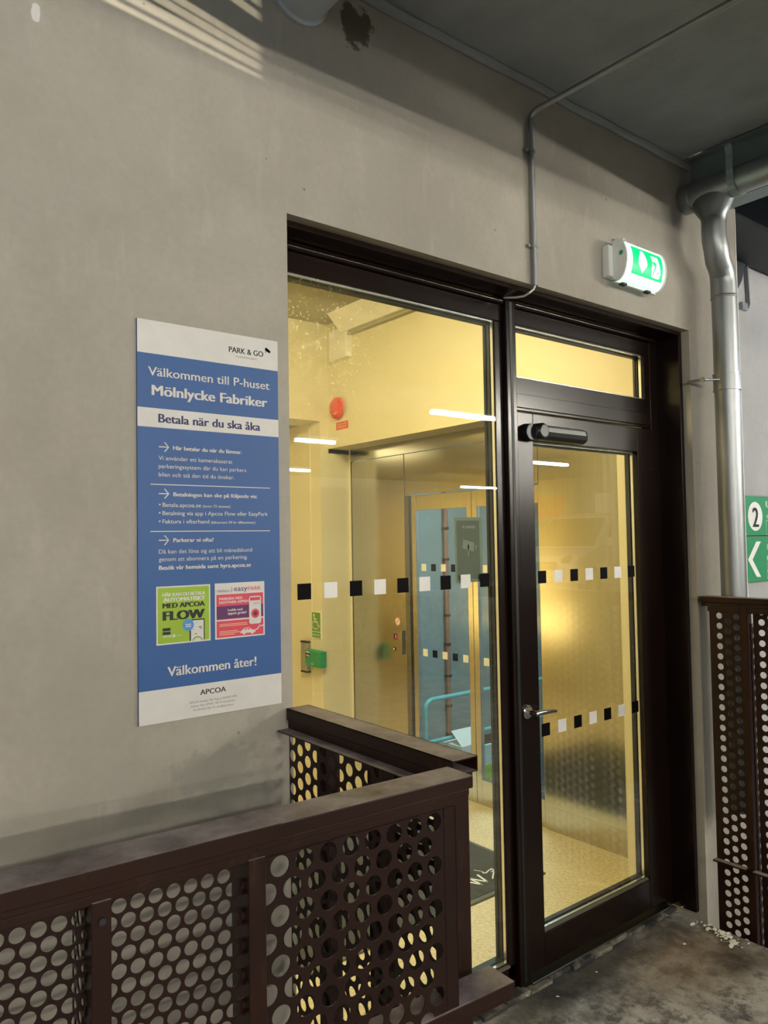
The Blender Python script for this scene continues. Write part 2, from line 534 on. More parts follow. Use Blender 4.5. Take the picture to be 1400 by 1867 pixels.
def text_bm(body, bold=0.0, spacing=1.0):
    cu = bpy.data.curves.new('lettering', 'FONT')
    cu.body = body
    cu.size = 1
    cu.offset = bold
    cu.space_character = spacing
    cu.resolution_u = 3
    o = bpy.data.objects.new('lettering', cu)
    COL.objects.link(o)
    dg = bpy.context.evaluated_depsgraph_get()
    me = bpy.data.meshes.new_from_object(o.evaluated_get(dg))
    bpy.data.objects.remove(o)
    bpy.data.curves.remove(cu)
    return me


CAPH = 0.73


class Board:
    """a flat printed board: u to the right, v downwards from the top-left corner, n out of the face"""

    def __init__(s, origin, u, v, n, meas=None):
        s.o, s.u, s.v, s.n, s.meas = Vector(origin), Vector(u), Vector(v), Vector(n), meas

    def P(s, u, v, h=0):
        return s.o + s.u * u + s.v * v + s.n * h

    def uv(s, px, py):
        p = s.meas(px, py) - s.o
        return p.dot(s.u), p.dot(s.v)

    def text(s, name, body, mat, parent, a, b, cap, bold=0.0, h=0.0006, spacing=1.0):
        """baseline from uv a to uv b (left and right ends), cap height in metres"""
        me = text_bm(body, 0.0, spacing)
        if bold > 0:
            nv = len(me.vertices)
            co = [v.co.copy() for v in me.vertices]
            fs = [tuple(p.vertices) for p in me.polygons]
            me2 = bpy.data.meshes.new('lettering')
            offs = (-bold, -bold * 0.33, bold * 0.33, bold)
            me2.from_pydata([c + Vector((o_, 0, k)) for k, o_ in enumerate(offs) for c in co], [], [tuple(i + k * nv for i in f_) for k in range(4) for f_ in fs])
            bpy.data.meshes.remove(me)
            me = me2
        xs = [v.co.x for v in me.vertices]
        x0, x1 = min(xs), max(xs)
        a, b = Vector(a), Vector(b)
        d = b - a
        perp = Vector((d.y, -d.x)).normalized()
        sy = cap / CAPH
        for v in me.vertices:
            t = (v.co.x - x0) / (x1 - x0)
            q = a + d * t + perp * (v.co.y * sy)
            v.co = s.P(q.x, q.y, h + v.co.z * 0.00012)
        me.materials.clear(); me.materials.append(mat)
        o = bpy.data.objects.new(name, me)
        COL.objects.link(o)
        o.parent = parent
        return o

    def shape(s, name, pts, mat, parent, h=0.0004, solid=0.0003):
        b = MB()
        b.prism([s.P(u, v, h) for u, v in pts], s.n * solid)
        return b.build(name, mat, parent)

    def rect(s, name, u0, v0, u1, v1, mat, parent, h=0.0004, solid=0.0003):
        return s.shape(name, [(u0, v0), (u1, v0), (u1, v1), (u0, v1)], mat, parent, h, solid)

    def multi(s, name, polys, mat, parent, h=0.0004, solid=0.0003):
        b = MB()
        for pts in polys:
            b.prism([s.P(u, v, h) for u, v in pts], s.n * solid)
        return b.build(name, mat, parent)


def stroke(path, w):
    """polyline -> list of quads of width w in 2D"""
    out = []
    for (x0, y0), (x1, y1) in zip(path, path[1:]):
        dx, dy = x1 - x0, y1 - y0
        l = math.hypot(dx, dy) or 1
        nx, ny = -dy / l * w / 2, dx / l * w / 2
        ex, ey = dx / l * w * 0.25, dy / l * w * 0.25
        out.append([(x0 - ex + nx, y0 - ey + ny), (x1 + ex + nx, y1 + ey + ny), (x1 + ex - nx, y1 + ey - ny), (x0 - ex - nx, y0 - ey - ny)])
    return out


def disc(cu, cv, ru, rv=None, n=24):
    rv = rv or ru
    return [(cu + ru * math.cos(2 * math.pi * i / n), cv + rv * math.sin(2 * math.pi * i / n)) for i in range(n)]


def perforated(name, mat, parent, w, h, p, d, u0, v0, horizontal=True, frame=None, thick=0.002, seg=16, margins=(0, 0, 0, 0)):
    """sheet from (0,0) to (w,h) in local x (u) and z (v); holes of diameter d on a hexagonal lattice of pitch p with one
    hole at (u0, v0); margins (left, right, bottom, top) stay unperforated. frame maps (u, v) -> 3D"""
    bm = bmesh.new()
    ml, mr, mb, mt = margins
    if horizontal:
        ax, az = p, p * math.sqrt(3) / 2
    else:
        ax, az = p * math.sqrt(3) / 2, p
    R_ = p / math.sqrt(3)
    off = math.pi / 2 if horizontal else 0
    hexv = [(R_ * math.cos(off + math.pi / 3 * k), R_ * math.sin(off + math.pi / 3 * k)) for k in range(6)]
    nseg = 18

    def hexpt(t):
        k = int(t * 6) % 6
        f = t * 6 - int(t * 6)
        a, b = hexv[k], hexv[(k + 1) % 6]
        return (a[0] + (b[0] - a[0]) * f, a[1] + (b[1] - a[1]) * f)
    imin, imax = int(-u0 / ax) - 2, int((w - u0) / ax) + 2
    jmin, jmax = int(-v0 / az) - 2, int((h - v0) / az) + 2
    for i in range(imin, imax + 1):
        for j in range(jmin, jmax + 1):
            if horizontal:
                cu, cv = u0 + (i + 0.5 * (j % 2)) * ax, v0 + j * az
            else:
                cu, cv = u0 + i * ax, v0 + (j + 0.5 * (i % 2)) * az
            if cu < -p or cu > w + p or cv < -p or cv > h + p:
                continue
            solid = (ml and cu - d / 2 < ml) or (mr and cu + d / 2 > w - mr) or (mb and cv - d / 2 < mb) or (mt and cv + d / 2 > h - mt)
            outer = [bm.verts.new((cu + hexpt(k / nseg)[0], cv + hexpt(k / nseg)[1], 0)) for k in range(nseg)]
            if solid:
                bm.faces.new(outer)
                continue
            inner = [bm.verts.new((cu + d / 2 * math.cos(off + 2 * math.pi * k / nseg), cv + d / 2 * math.sin(off + 2 * math.pi * k / nseg), 0)) for k in range(nseg)]
            for k in range(nseg):
                bm.faces.new((outer[k], outer[(k + 1) % nseg], inner[(k + 1) % nseg], inner[k]))
    bmesh.ops.remove_doubles(bm, verts=bm.verts[:], dist=p * 0.002)
    for co, no in (((0, 0, 0), (-1, 0, 0)), ((w, 0, 0), (1, 0, 0)), ((0, 0, 0), (0, -1, 0)), ((0, h, 0), (0, 1, 0))):
        bmesh.ops.bisect_plane(bm, geom=bm.verts[:] + bm.edges[:] + bm.faces[:], plane_co=co, plane_no=no, clear_outer=True)
    for v in bm.verts:
        v.co = frame(v.co.x, v.co.y)
    me = bpy.data.meshes.new(name)
    bm.to_mesh(me); bm.free()
    me.materials.append(mat)
    o = bpy.data.objects.new(name, me)
    COL.objects.link(o)
    o.parent = parent
    mo = o.modifiers.new('thickness', 'SOLIDIFY'); mo.thickness = thick; mo.offset = 0
    return o


# ================================================================== STRUCTURE
D = 1.85                       # outer face of the concrete wall
OX0, OX1, OZ1 = 1.133, 3.262, 2.617   # opening
WX1 = onY(1351, 760, D).x      # right-hand end of the wall
b = MB()
b.box(-8.6, OX0, D, 2.12, -3.2, 3.5)
b.box(OX0, OX1, D, 2.12, OZ1, 3.5)
b.box(OX1, WX1, D, 2.12, -1.6, 3.5)
b.box(OX0, OX1, D + 0.04, 2.12, -3.2, -0.31)
bmesh.ops.remove_doubles(b.bm, verts=b.bm.verts[:], dist=1e-5)
struct(b.build('wall_front', M['wall']), 'grey concrete wall around the brown door and window', 'wall')
struct(bx('trim_1', M['white'], None, WX1, WX1 + 0.006, D - 0.002, D + 0.02, -0.6, 3.3), 'thin white strip in place of the lit edge on the end of the concrete wall', 'trim')  # white colour stands in for light catching the wall end
# rough sealant along the wall and ceiling joint
b = MB()
pts = [(-2 + i * 0.12, D - 0.012 + random.uniform(-0.004, 0.004), 3.372 + random.uniform(-0.004, 0.003)) for i in range(45)]
b.tube(pts, [0.019 + random.uniform(-0.003, 0.003) for _ in pts], 8)
struct(b.build('trim_2', M['ceil'], smooth=True), 'rough sealant bead along the ceiling joint', 'trim')
struct(bx('ceiling', M['ceil'], None, -6, 3.2, -13, D + 0.1, 3.38, 3.43), 'dark grey concrete garage ceiling', 'ceiling')
struct(bx('ceiling_ramp', M['ceil'], None, 4.0, 18, -13, 1.3, 3.42, 3.6), 'dark concrete ceiling over the ramp bay', 'ceiling')
# deck slab: in front of the railing and the landing in front of the door
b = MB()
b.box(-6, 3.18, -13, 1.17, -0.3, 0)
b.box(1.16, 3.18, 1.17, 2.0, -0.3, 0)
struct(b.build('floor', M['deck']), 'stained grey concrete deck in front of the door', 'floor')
struct(bx('floor_ramp', M['deck'], None, 3.45, 18, -13, 2.6, -1.5, -1.2), 'lower concrete ramp floor right of the railing', 'floor')
struct(bx('wall_far', M['farwall'], None, 3.9, 12, 2.5, 2.7, -1.5, 6), 'pale grey concrete wall behind the green sign', 'wall')
struct(bx('wall_garage_back', M['ceil'], None, -6, 18, -13.2, -13, -1.5, 3.6), 'back wall of the garage', 'wall')
struct(bx('wall_garage_left', M['ceil'], None, -6.2, -6, -13, D, -0.3, 3.6), 'left wall of the garage', 'wall')
struct(bx('wall_garage_right', M['ceil'], None, 18, 18.2, -13, 2.6, -1.5, 3.6), 'right wall of the garage', 'wall')
struct(bx('trim_shade_beam', M['ceil'], None, -6, 3.2, 0.02, 0.42, 3.0, 3.38), 'unseen concrete downstand beam added to shade the top of the wall', 'beam')  # added out of view, keeps tube light off the wall top
# mortar strip between the deck and the sill
b = MB()
for i in range(16):
    x0 = 1.2 + i * 0.125
    b.box(x0, x0 + 0.122, 1.955 + random.uniform(-0.012, 0.006), 1.998, 0.0, 0.012 + random.uniform(0, 0.010))
struct(b.build('trim_3', M['mortar'], bevel=0.004), 'crumbling pale mortar strip along the door sill', 'trim')

# lobby shell
LZ = 3.45
struct(bx('floor_lobby', M['lfloor'], None, -9, 3.80, 2.06, 12.0, -0.3, -0.10), 'speckled beige lobby floor', 'floor')
struct(bx('ceiling_lobby', M['lceil'], None, 0.3, 3.9, 2.1, 5.45, LZ, LZ + 0.2), 'lobby ceiling', 'ceiling')
struct(bx('wall_lobby_left', M['cream'], None, 0.2, 0.3, 2.1, 5.45, -0.3, LZ), 'left cream lobby wall', 'wall')
b = MB()
b.box(3.52, 3.74, 2.43, 5.15, 2.435, LZ)
b.box(3.52, 3.9, 2.12, 2.43, -0.3, LZ)
struct(b.build('wall_lobby_right', M['cream']), 'cream wall above the stainless lift front', 'wall')
b = MB()
b.box(0.3, 3.52, 5.15, 5.45, 2.655, LZ)
b.box(0.3, 0.5, 5.15, 5.45, -0.3, 2.655)
b.box(3.44, 3.725, 5.15, 12.0, -0.3, 2.655)
b.box(3.52, 3.9, 5.15, 5.45, 2.4, LZ)
b.box(3.725, 3.9, 5.13, 5.45, -0.3, 2.5)
struct(b.build('wall_lobby_back', M['cream']), 'cream back wall with the alcove opening', 'wall')
b = MB()
for yy in (5.30, 5.62, 5.98, 6.4):
    b.box(3.433, 3.4405, yy - 0.006, yy + 0.006, -0.1, 2.655)
struct(b.build('trim_4', M['cream']), 'cream cover strips on the alcove wall', 'trim')
struct(bx('wall_alcove_end', M['cream'], None, -9, 3.5, 12.0, 12.1, -0.3, 2.8), 'cream end wall of the alcove', 'wall')
struct(bx('ceiling_alcove', M['lceil'], None, -9, 3.5, 5.45, 12.0, 2.655, 2.75), 'low ceiling of the alcove', 'ceiling')
struct(bx('wall_alcove_left', M['cream'], None, -9.1, -9, 5.35, 12.0, -0.3, 2.8), 'left wall of the back room', 'wall')
struct(bx('wall_alcove_front', M['cream'], None, -9, 0.3, 5.35, 5.45, -0.3, 2.8), 'front wall of the back room', 'wall')
# bay seen through the lift glass
struct(bx('wall_shaft_back', M['shaft'], None, 3.9, 10, 6.5, 6.6, -1.6, 3.6), 'blue grey wall behind the lift glass', 'wall')
struct(bx('wall_shaft_right', M['shaft'], None, 10, 10.1, 2.7, 6.5, -1.6, 3.6), 'blue grey side wall behind the lift', 'wall')
struct(bx('floor_shaft', M['deck'], None, 3.9, 10, 2.7, 6.5, -1.6, -1.3), 'lower floor behind the lift', 'floor')
struct(bx('ceiling_shaft', M['shaft'], None, 3.9, 10, 2.7, 6.5, 3.4, 3.6), 'ceiling behind the lift', 'ceiling')

# ================================================================== WINDOW 1 (fixed glazing) and DOOR 1
FY0, FY1 = 2.0, 2.050
win = thing('window_1', 'tall fixed window left of the door with yellow lobby behind', 'window', (0, 0, 0)); win['kind'] = 'structure'
f = M['frame']
bx('frame_head', f, win, OX0 + 0.002, 2.178, FY0, FY1, 2.512, 2.585, 0.003)
b = MB()   # projecting nose on the head with its bright edge
b.tube([(OX0 + 0.003 + 0.001, FY0 - 0.010, 2.588), (OX0 + 0.003 + 1.028, FY0 - 0.010, 2.588)], 0.011, 20)
b.build('head_drip', f, win, smooth=True)
bx('frame_jamb', f, win, OX0 + 0.002, OX0 + 0.07, FY0, FY1, 0.05, 2.512, 0.003)
bx('frame_jamb', f, win, 2.135, 2.178, FY0, FY1, 0.05, 2.512, 0.003)
bx('frame_sill', f, win, OX0 + 0.002, 2.178, FY0, FY1, 0.0, 0.105, 0.003)
bx('sill_ledge', M['beadgrey'], win, OX0 + 0.07, 2.135, FY0 - 0.012, FY0 + 0.0015, 0.105, 0.113, 0.001)
MB().box(OX0 + 0.06, 2.142, 2.002, 2.006, 0.11, 2.515).build('pane', M['glassd'], win)
MB().box(OX0 + 0.06, 2.142, 2.019, 2.023, 0.11, 2.515).build('inner_pane', M['glass'], win)


def spacer(par, x0, x1, z0, z1, ya=2.0065, t=0.006, bead=0.012, yb=2.052):
    """bright spacer ring between the two panes and the dark beads around it"""
    b = MB()
    b.box(x0, x0 + t, ya, ya + 0.012, z0, z1); b.box(x1 - t, x1, ya, ya + 0.012, z0, z1)
    b.box(x0 + t, x1 - t, ya, ya + 0.012, z0, z0 + t); b.box(x0 + t, x1 - t, ya, ya + 0.012, z1 - t, z1)
    b.build('glazing_spacer', M['spacer'], par)
    g = MB()
    yi = ya + 0.018
    g.box(x0 - 0.002, x0 + 0.004, yi, yb, z0, z1)
    g.box(x1 - 0.008, x1 + 0.002, yi, yb - 0.012, z0, z1)
    g.box(x1 - bead, x1 + 0.002, yb - 0.012, yb, z0, z1)
    g.box(x0, x1, yi, yb, z1 - bead, z1 + 0.002)
    g.box(x0, x1, yi, yb, z0 - 0.002, z0 + bead)
    g.build('gasket', M['gasket'], par)


spacer(win, OX0 + 0.07, 2.1385, 0.113, 2.512)
for i in range(9):
    xc = 1.2715 + 0.0982 * i
    bx('marker_square', M['black'] if i % 2 == 0 else M['white'], win, xc - 0.0245, xc + 0.0245, 2.0006, 2.0014, 1.505, 1.554)['label'] = 'black square glass marker' if i % 2 == 0 else 'white square glass marker'

# notice stuck on the glass, seen from its back
na, nb = onY(828, 943, 2.0075), onY(880.5, 1060, 2.0075)
nt_ = thing('window_notice', 'dark green notice with a pale camera symbol stuck on the window', 'notice', (na.x, 2.0075, nb.z))
NW, NH = nb.x - na.x, na.z - nb.z
bx('sheet', M['noteedge'], nt_, 0, NW, 0, 0.0008, 0, NH)
NB = Board((0, 0, NH), (1, 0, 0), (0, 0, -1), (0, -1, 0))
NB.rect('field', .07 * NW, .05 * NH, .90 * NW, .955 * NH, M['notefield'], nt_, 0.0001, 0.0002)
NB.multi('camera_symbol', [[(x * NW, y * NH) for x, y in q_] for q_ in ([(.30, .335), (.70, .395), (.68, .53), (.27, .475)], [(.75, .43), (.79, .43), (.78, .50), (.74, .50)], [(.46, .42), (.51, .42), (.50, .60), (.46, .60)])], M['notemark'], nt_, 0.0004, 0.0001)
NB.multi('title_marks', [[(x * NW, y * NH) for x, y in q_] for q_ in ([(.28, .13), (.36, .13), (.36, .17), (.28, .17)], [(.40, .13), (.74, .13), (.74, .17), (.40, .17)])], M['notemark'], nt_, 0.0004, 0.0001)

door = thing('door_1', 'brown metal door with full height glass pane and fanlight', 'door', (0, 0, 0)); door['kind'] = 'structure'
b = MB()
b.box(2.180, 2.236, FY0 - 0.02, FY1, 0.0, 2.606)
b.build('mullion', f, door, 0.004)
b = MB()
b.box(2.200, 2.214, FY0 - 0.0215, FY0 - 0.019, 0.03, 2.59)
b.build('mullion_groove', M['gasket'], door)
bx('frame_post', f, door, 3.172, 3.262, FY0, FY1, 0.0, 2.606, 0.003)
bx('frame_head', f, door, 2.236, 3.172, FY0, FY1, 2.516, 2.585, 0.003)
b = MB()
b.tube([(2.238 + 0.001, FY0 - 0.010, 2.588), (2.238 + 0.948, FY0 - 0.010, 2.588)], 0.011, 20)
b.build('head_drip', f, door, smooth=True)
bx('transom', f, door, 2.236, 3.172, FY0, FY1, 2.178, 2.310, 0.003)
bx('transom_bead', f, door, 2.240, 3.165, FY0 - 0.006, FY0, 2.190, 2.245, 0.002)
bx('fanlight_jamb', f, door, 2.2362, 2.2372, FY0 + 0.002, FY1, 2.31, 2.516)
bx('fanlight_jamb', f, door, 3.13, 3.172, FY0 + 0.002, FY1, 2.31, 2.516, 0.002)
MB().box(2.237, 3.135, 2.006, 2.010, 2.305, 2.52).build('fanlight_pane', M['glass'], door)
spacer(door, 2.2375, 3.129, 2.311, 2.516, 2.014)
bx('threshold', M['steeld'], door, 2.236, 3.172, FY0 - 0.03, FY1 + 0.02, -0.02, 0.022, 0.003)
# dark liner between the concrete and the frame
b = MB()
b.box(3.236, 3.2615, 1.888, FY0, 0.0, 2.60)
b.box(OX0 + 0.002, 3.2615, 1.888, FY0, 2.600, 2.6165)
b.build('reveal_liner', f, door, 0.002)
# the leaf
leaf = MB()
LX0, LX1, LZ0, LZ1 = 2.240, 3.169, 0.038, 2.172
GX0, GX1, GZ0, GZ1 = 2.336, 3.046, 0.165, 2.062
leaf.box(LX0, GX0, 1.992, 2.062, LZ0, LZ1)
leaf.box(GX1, LX1, 1.992, 2.062, LZ0, LZ1)
leaf.box(GX0, GX1, 1.992, 2.062, GZ1, LZ1)
leaf.box(GX0, GX1, 1.992, 2.062, LZ0, GZ0)
leaf = leaf.build('door_leaf', f, door, 0.003)
MB().box(GX0 - 0.008, GX1 + 0.008, 2.010, 2.014, GZ0 - 0.008, GZ1 + 0.008).build('pane', M['glassd2'], leaf)
MB().box(GX0 - 0.008, GX1 + 0.008, 2.0335, 2.0375, GZ0 - 0.008, GZ1 + 0.008).build('inner_pane', M['glass'], leaf)
spacer(leaf, GX0, GX1, GZ0, GZ1, 2.018, 0.004, 0.010, 2.055)
b = MB()
b.prism([(GX0, 2.0, GZ0 + 0.001), (GX0, 1.992, GZ0 - 0.006), (GX0, 2.0095, GZ0 + 0.008)], (GX1 - GX0, 0, 0))
b.build('glazing_bead', M['beadgrey'], leaf)
for row, zc in ((0, 1.5265), (1, 0.927)):
    for i in range(7):
        xc = 2.390 + 0.1010 * i
        bx('marker_square', M['black'] if i % 2 == 0 else M['white'], leaf, xc - 0.0247, xc + 0.0247, 2.0088, 2.0096, zc - 0.0247, zc + 0.0247)['label'] = 'black square glass marker' if i % 2 == 0 else 'white square glass marker'
# door closer with slide rail along the top of the leaf
cl = MB()
c0 = onY(952, 779, 1.97); c1 = onY(1063, 783, 1.97)
CX0, CX1, CZ = 2.262, 2.66, 2.095
prof = [(1.992, CZ + 0.030), (1.965, CZ + 0.030), (1.948, CZ + 0.018), (1.944, CZ), (1.948, CZ - 0.018), (1.965, CZ - 0.030), (1.992, CZ - 0.030)]
cl.prism([(CX0 + 0.04, y, z) for y, z in prof], (CX1 - CX0 - 0.075, 0, 0))
closer = cl.build('door_closer', M['blackplastic'], leaf, 0.004)
b = MB()
prof2 = [(1.968, CZ + 0.0315), (1.9475, CZ + 0.020), (1.9425, CZ + 0.002), (1.950, CZ + 0.004), (1.965, CZ + 0.028)]
b.prism([(CX0 + 0.075, y, z) for y, z in prof2], (CX1 - CX0 - 0.125, 0, 0))
b.build('closer_cover', M['closer'], closer, 0.001)['label'] = 'silver top cover of the closer'
b = MB()
b.tube([(CX0 + 0.034, 1.992, CZ - 0.002), (CX0 + 0.034, 1.962, CZ - 0.002)], [0.036, 0.032], 28)
b.tube([(CX0 + 0.078, 1.985, CZ + 0.002), (CX0 + 0.078, 1.945, CZ + 0.002), (CX0 + 0.078, 1.935, CZ + 0.002)], [0.034, 0.033, 0.025], 28)
b.build('closer_end', M['blackplastic'], closer, 0.002, smooth=True)
# lever handle
HP = onY(961, 1298, 1.99)
h = MB()
h.tube([(HP.x, 1.992, HP.z), (HP.x, 1.984, HP.z), (HP.x, 1.981, HP.z)], [0.026, 0.026, 0.022], 28)
hd = h.build('handle_rose', M['chrome'], leaf, smooth=True)
h = MB()
h.tube([(HP.x, 1.982, HP.z), (HP.x, 1.945, HP.z)], [0.010, 0.009], 16)
h.tube([(HP.x - 0.008, 1.944, HP.z), (HP.x + 0.02, 1.941, HP.z + 0.002), (HP.x + 0.07, 1.941, HP.z - 0.001), (HP.x + 0.112, 1.945, HP.z - 0.006), (HP.x + 0.122, 1.955, HP.z - 0.007)], [0.010, 0.010, 0.008, 0.0075, 0.006], 16)
h.build('lever', M['chrome'], hd, smooth=True)
b = MB()
b.cyl((LX0 - 0.0, 1.990, 0.91), (LX0, 1.992, 0.91), 0.004)
b.box(LX0 - 0.001, LX0 + 0.001, 1.9905, 1.9925, 0.05, 2.16)
b.build('leaf_edge', M['gasket'], leaf)

# ================================================================== BLUE INFORMATION SIGN
SX0, SX1, SZ1, SZ0 = 0.695, 1.094, 2.241, 1.241
SY = D - 0.006
sign = thing('information_sign', 'tall blue and white parking information sign on the concrete wall', 'sign', (SX0, D, SZ0))
S = Board((0, -0.006, SZ1 - SZ0), (1, 0, 0), (0, 0, -1), (0, -1, 0), lambda x, y: onY(x, y, SY) - Vector((SX0, D, SZ0)))
SW, SH = SX1 - SX0, SZ1 - SZ0
MB().box(0, SW, -0.006, -0.0005, 0, SH).build('panel', M['signblue'], sign, 0.0006)


def z3(x, y):
    return S.uv(230 + x / 4.667, 560 + y / 4.667)


def z4(x, y):
    return S.uv(230 + x / 4.667, 960 + y / 4.667)


vA = (z3(90, 371)[1] + z3(1285, 550)[1]) / 2
vB = (z3(90, 840)[1] + z3(1293, 965)[1]) / 2
vC = (z3(90, 1006)[1] + z3(1297, 1110)[1]) / 2
vD = (z4(92, 1415)[1] + z4(1308, 1246)[1]) / 2
S.rect('white_band', 0.0004, 0.0004, SW - 0.0004, vA, M['signwhite'], sign)
S.rect('white_band', 0.0004, vB, SW - 0.0004, vC, M['signwhite'], sign)
S.rect('white_band', 0.0004, vD, SW - 0.0004, SH - 0.0004, M['signwhite'], sign)
TX = []


def line(zf, body, mat, x0, y0, x1, y1, cap, bold=0.0, h=0.0009):
    """cap is the cap height in zoom pixels measured at the left end"""
    a, b_ = zf(x0, y0), zf(x1, y1)
    v = (a[1] + b_[1]) / 2
    c = abs(zf(x0, y0 - cap)[1] - zf(x0, y0)[1])
    return S.text('lettering', body, mat, sign, (a[0], v), (b_[0], v), c, bold, h)


w = M['signwhite']
line(z3, 'PARK & GO', M['ink'], 872, 382, 1165, 424, 50, 0.022)
line(z3, 'KAMERAPARKERING', M['inkgrey'], 932, 428, 1110, 451, 15, 0.0)
line(z3, 'V\u00e4lkommen till P-huset', w, 185, 574, 1218, 708, 80, 0.012)
line(z3, 'M\u00f6lnlycke Fabriker', w, 215, 746, 1200, 853, 92, 0.035)
line(z3, 'Betala n\u00e4r du ska \u00e5ka', M['navy'], 272, 978, 1140, 1055, 78, 0.032)
line(z3, 'H\u00e4r betalar du n\u00e4r du l\u00e4mnar.', w, 397, 1213, 985, 1252, 36, 0.03)
line(z3, 'Vi anv\u00e4nder ett kamerabaserat', w, 275, 1298, 902, 1333, 37)
line(z3, 'parkeringssystem d\u00e4r du kan parkera', w, 275, 1370, 1022, 1402, 37)
line(z3, 'bilen och st\u00e5 den tid du \u00f6nskar.', w, 275, 1440, 918, 1466, 37)
line(z3, 'Betalningen kan ske p\u00e5 f\u00f6ljande vis:', w, 400, 1608, 1115, 1628, 36, 0.03)
line(z3, 'Betala.apcoa.se', w, 308, 1700, 636, 1703, 37, 0.008)
line(z3, '(inom 72 timmar)', w, 652, 1705, 885, 1707, 23, 0.01)
line(z3, 'Betalning via app i Apcoa Flow eller EasyPark', w, 308, 1770, 1203, 1776, 37, 0.008)
line(z3, 'Faktura i efterhand', w, 308, 1841, 706, 1841, 37, 0.008)
line(z3, '(fakturaavi 59 kr tillkommer)', w, 722, 1842, 1097, 1842, 23, 0.01)
line(z4, 'Parkerar ni ofta?', w, 400, 133, 743, 127, 36, 0.03)
line(z4, 'D\u00e5 kan det l\u00f6na sig att bli m\u00e5nadskund', w, 277, 230, 1070, 214, 38)
line(z4, 'genom att abonnera p\u00e5 en parkering.', w, 277, 294, 1032, 276, 38)
line(z4, 'Bes\u00f6k v\u00e5r hemsida samt hyra.apcoa.se', w, 277, 368, 1060, 342, 38, 0.03)
line(z4, 'V\u00e4lkommen \u00e5ter!', w, 350, 1276, 1107, 1180, 86, 0.022)
line(z4, 'APCOA', M['ink'], 628, 1432, 848, 1402, 46, 0.02)
line(z4, 'APCOA Sverige AB, Org.nr.556439-7478', M['inkgrey'], 535, 1508, 938, 1449, 18)
line(z4, 'Adress: Box 47024, 100 74 Stockholm', M['inkgrey'], 548, 1538, 922, 1486, 18)
line(z4, 'Tel 08-556 306 70, info@apcoa.se', M['inkgrey'], 567, 1569, 910, 1521, 18)
polys = []
for zf, y in ((z3, (1503, 1543)), (z4, (40, 37))):
    a = zf(206, y[0]); b_ = zf(1223, y[1]); v = (a[1] + b_[1]) / 2
    polys.append([(a[0], v - 0.0011), (b_[0], v - 0.0011), (b_[0], v + 0.0011), (a[0], v + 0.0011)])
S.multi('rule_line', polys, w, sign)
for zf, y in ((z3, 1190), (z3, 1587), (z4, 117)):
    a = zf(279, y); b_ = zf(361, y); v = (a[1] + b_[1]) / 2
    p = stroke([(a[0], v), (b_[0], v)], 0.0026) + stroke([(b_[0] - 0.0105, v - 0.0115), (b_[0], v), (b_[0] - 0.0105, v + 0.0115)], 0.0026)
    S.multi('arrow', p, w, sign)
S.multi('bullet', [disc(z3(285, y)[0], z3(285, y)[1], 0.0022, n=12) for y in (1680, 1750, 1822)], w, sign)
# little surveillance camera symbol
q = [z3(*p) for p in ((1188, 342), (1228, 378), (1220, 395), (1176, 366))]
S.multi('camera_symbol', [q, disc(*z3(1183, 385), 0.0016, n=10), [z3(1180, 380), z3(1192, 386), z3(1190, 391), z3(1178, 386)]], M['ink'], sign)
# green printed poster
g0 = z4(253, 513); g1 = z4(717, 970)
gu0, gu1 = g0[0], g1[0]
gv0 = (z4(253, 513)[1] + z4(718, 490)[1]) / 2; gv1 = (z4(253, 1015)[1] + z4(716, 968)[1]) / 2
pg = S.rect('green_poster', gu0, gv0, gu1, gv1, M['signwhite'], sign, 0.0005, 0.0006)
pg['label'] = 'lime green printed poster with a phone'
GW, GH = gu1 - gu0, gv1 - gv0
gu = lambda a: gu0 + a * GW
gv = lambda a: gv0 + a * GH
S.rect('poster_ground', gu(.025), gv(.025), gu(.975), gv(.975), M['lime'], pg, 0.0011)
for body, mm, a0, a1, bv, ch, bo in (('H\u00c4R KAN DU BETALA', w, .11, .90, .175, .062, .045), ('AUTOMATISKT', w, .12, .90, .265, .070, .06), ('MED APCOA', M['ink'], .11, .895, .375, .088, .06), ('FLOW', M['ink'], .11, .895, .585, .165, .07)):
    S.text('lettering', body, mm, pg, (gu(a0), gv(bv)), (gu(a1), gv(bv)), ch * GH, bo, 0.0016)
ph = [(.615, .60), (.885, .60), (.885, .975), (.60, .975), (.60, .615)]
S.shape('phone', [(gu(x), gv(y)) for x, y in ph], M['ink'], pg, 0.0015)
S.rect('phone_screen', gu(.625), gv(.62), gu(.865), gv(.975), M['signwhite'], pg, 0.0019)
S.multi('phone_marks', [[(gu(x), gv(y)), (gu(x + ww), gv(y)), (gu(x + ww), gv(y + .013)), (gu(x), gv(y + .013))] for x, y, ww in ((.66, .68, .012), (.72, .66, .012), (.77, .735, .055), (.80, .76, .03), (.70, .85, .03), (.66, .77, .012))], M['ink'], pg, 0.0023)
arc = stroke([(gu(.745 + .085 * math.cos(t)), gv(.975 - .062 * math.sin(t))) for t in [math.pi * i / 8 for i in range(9)]], 0.003)
S.multi('phone_arc', arc, M['lime'], pg, 0.0023)
S.shape('blue_dot', disc(gu(.575), gv(.69), .105 * GW), M['skyblue'], pg, 0.0024)
S.multi('dot_lettering', [[(gu(x), gv(y)), (gu(x + .1), gv(y)), (gu(x + .1), gv(y + .016)), (gu(x), gv(y + .016))] for x, y in ((.525, .675), (.525, .71))], w, pg, 0.0028)
S.multi('store_badge', [[(gu(.11), gv(y)), (gu(.25), gv(y)), (gu(.25), gv(y + .05)), (gu(.11), gv(y + .05))] for y in (.715, .78)], M['ink'], pg, 0.0016)
S.text('lettering', 'APCOA', w, pg, (gu(.11), gv(.875)), (gu(.285), gv(.875)), .036 * GH, .03, 0.0016)
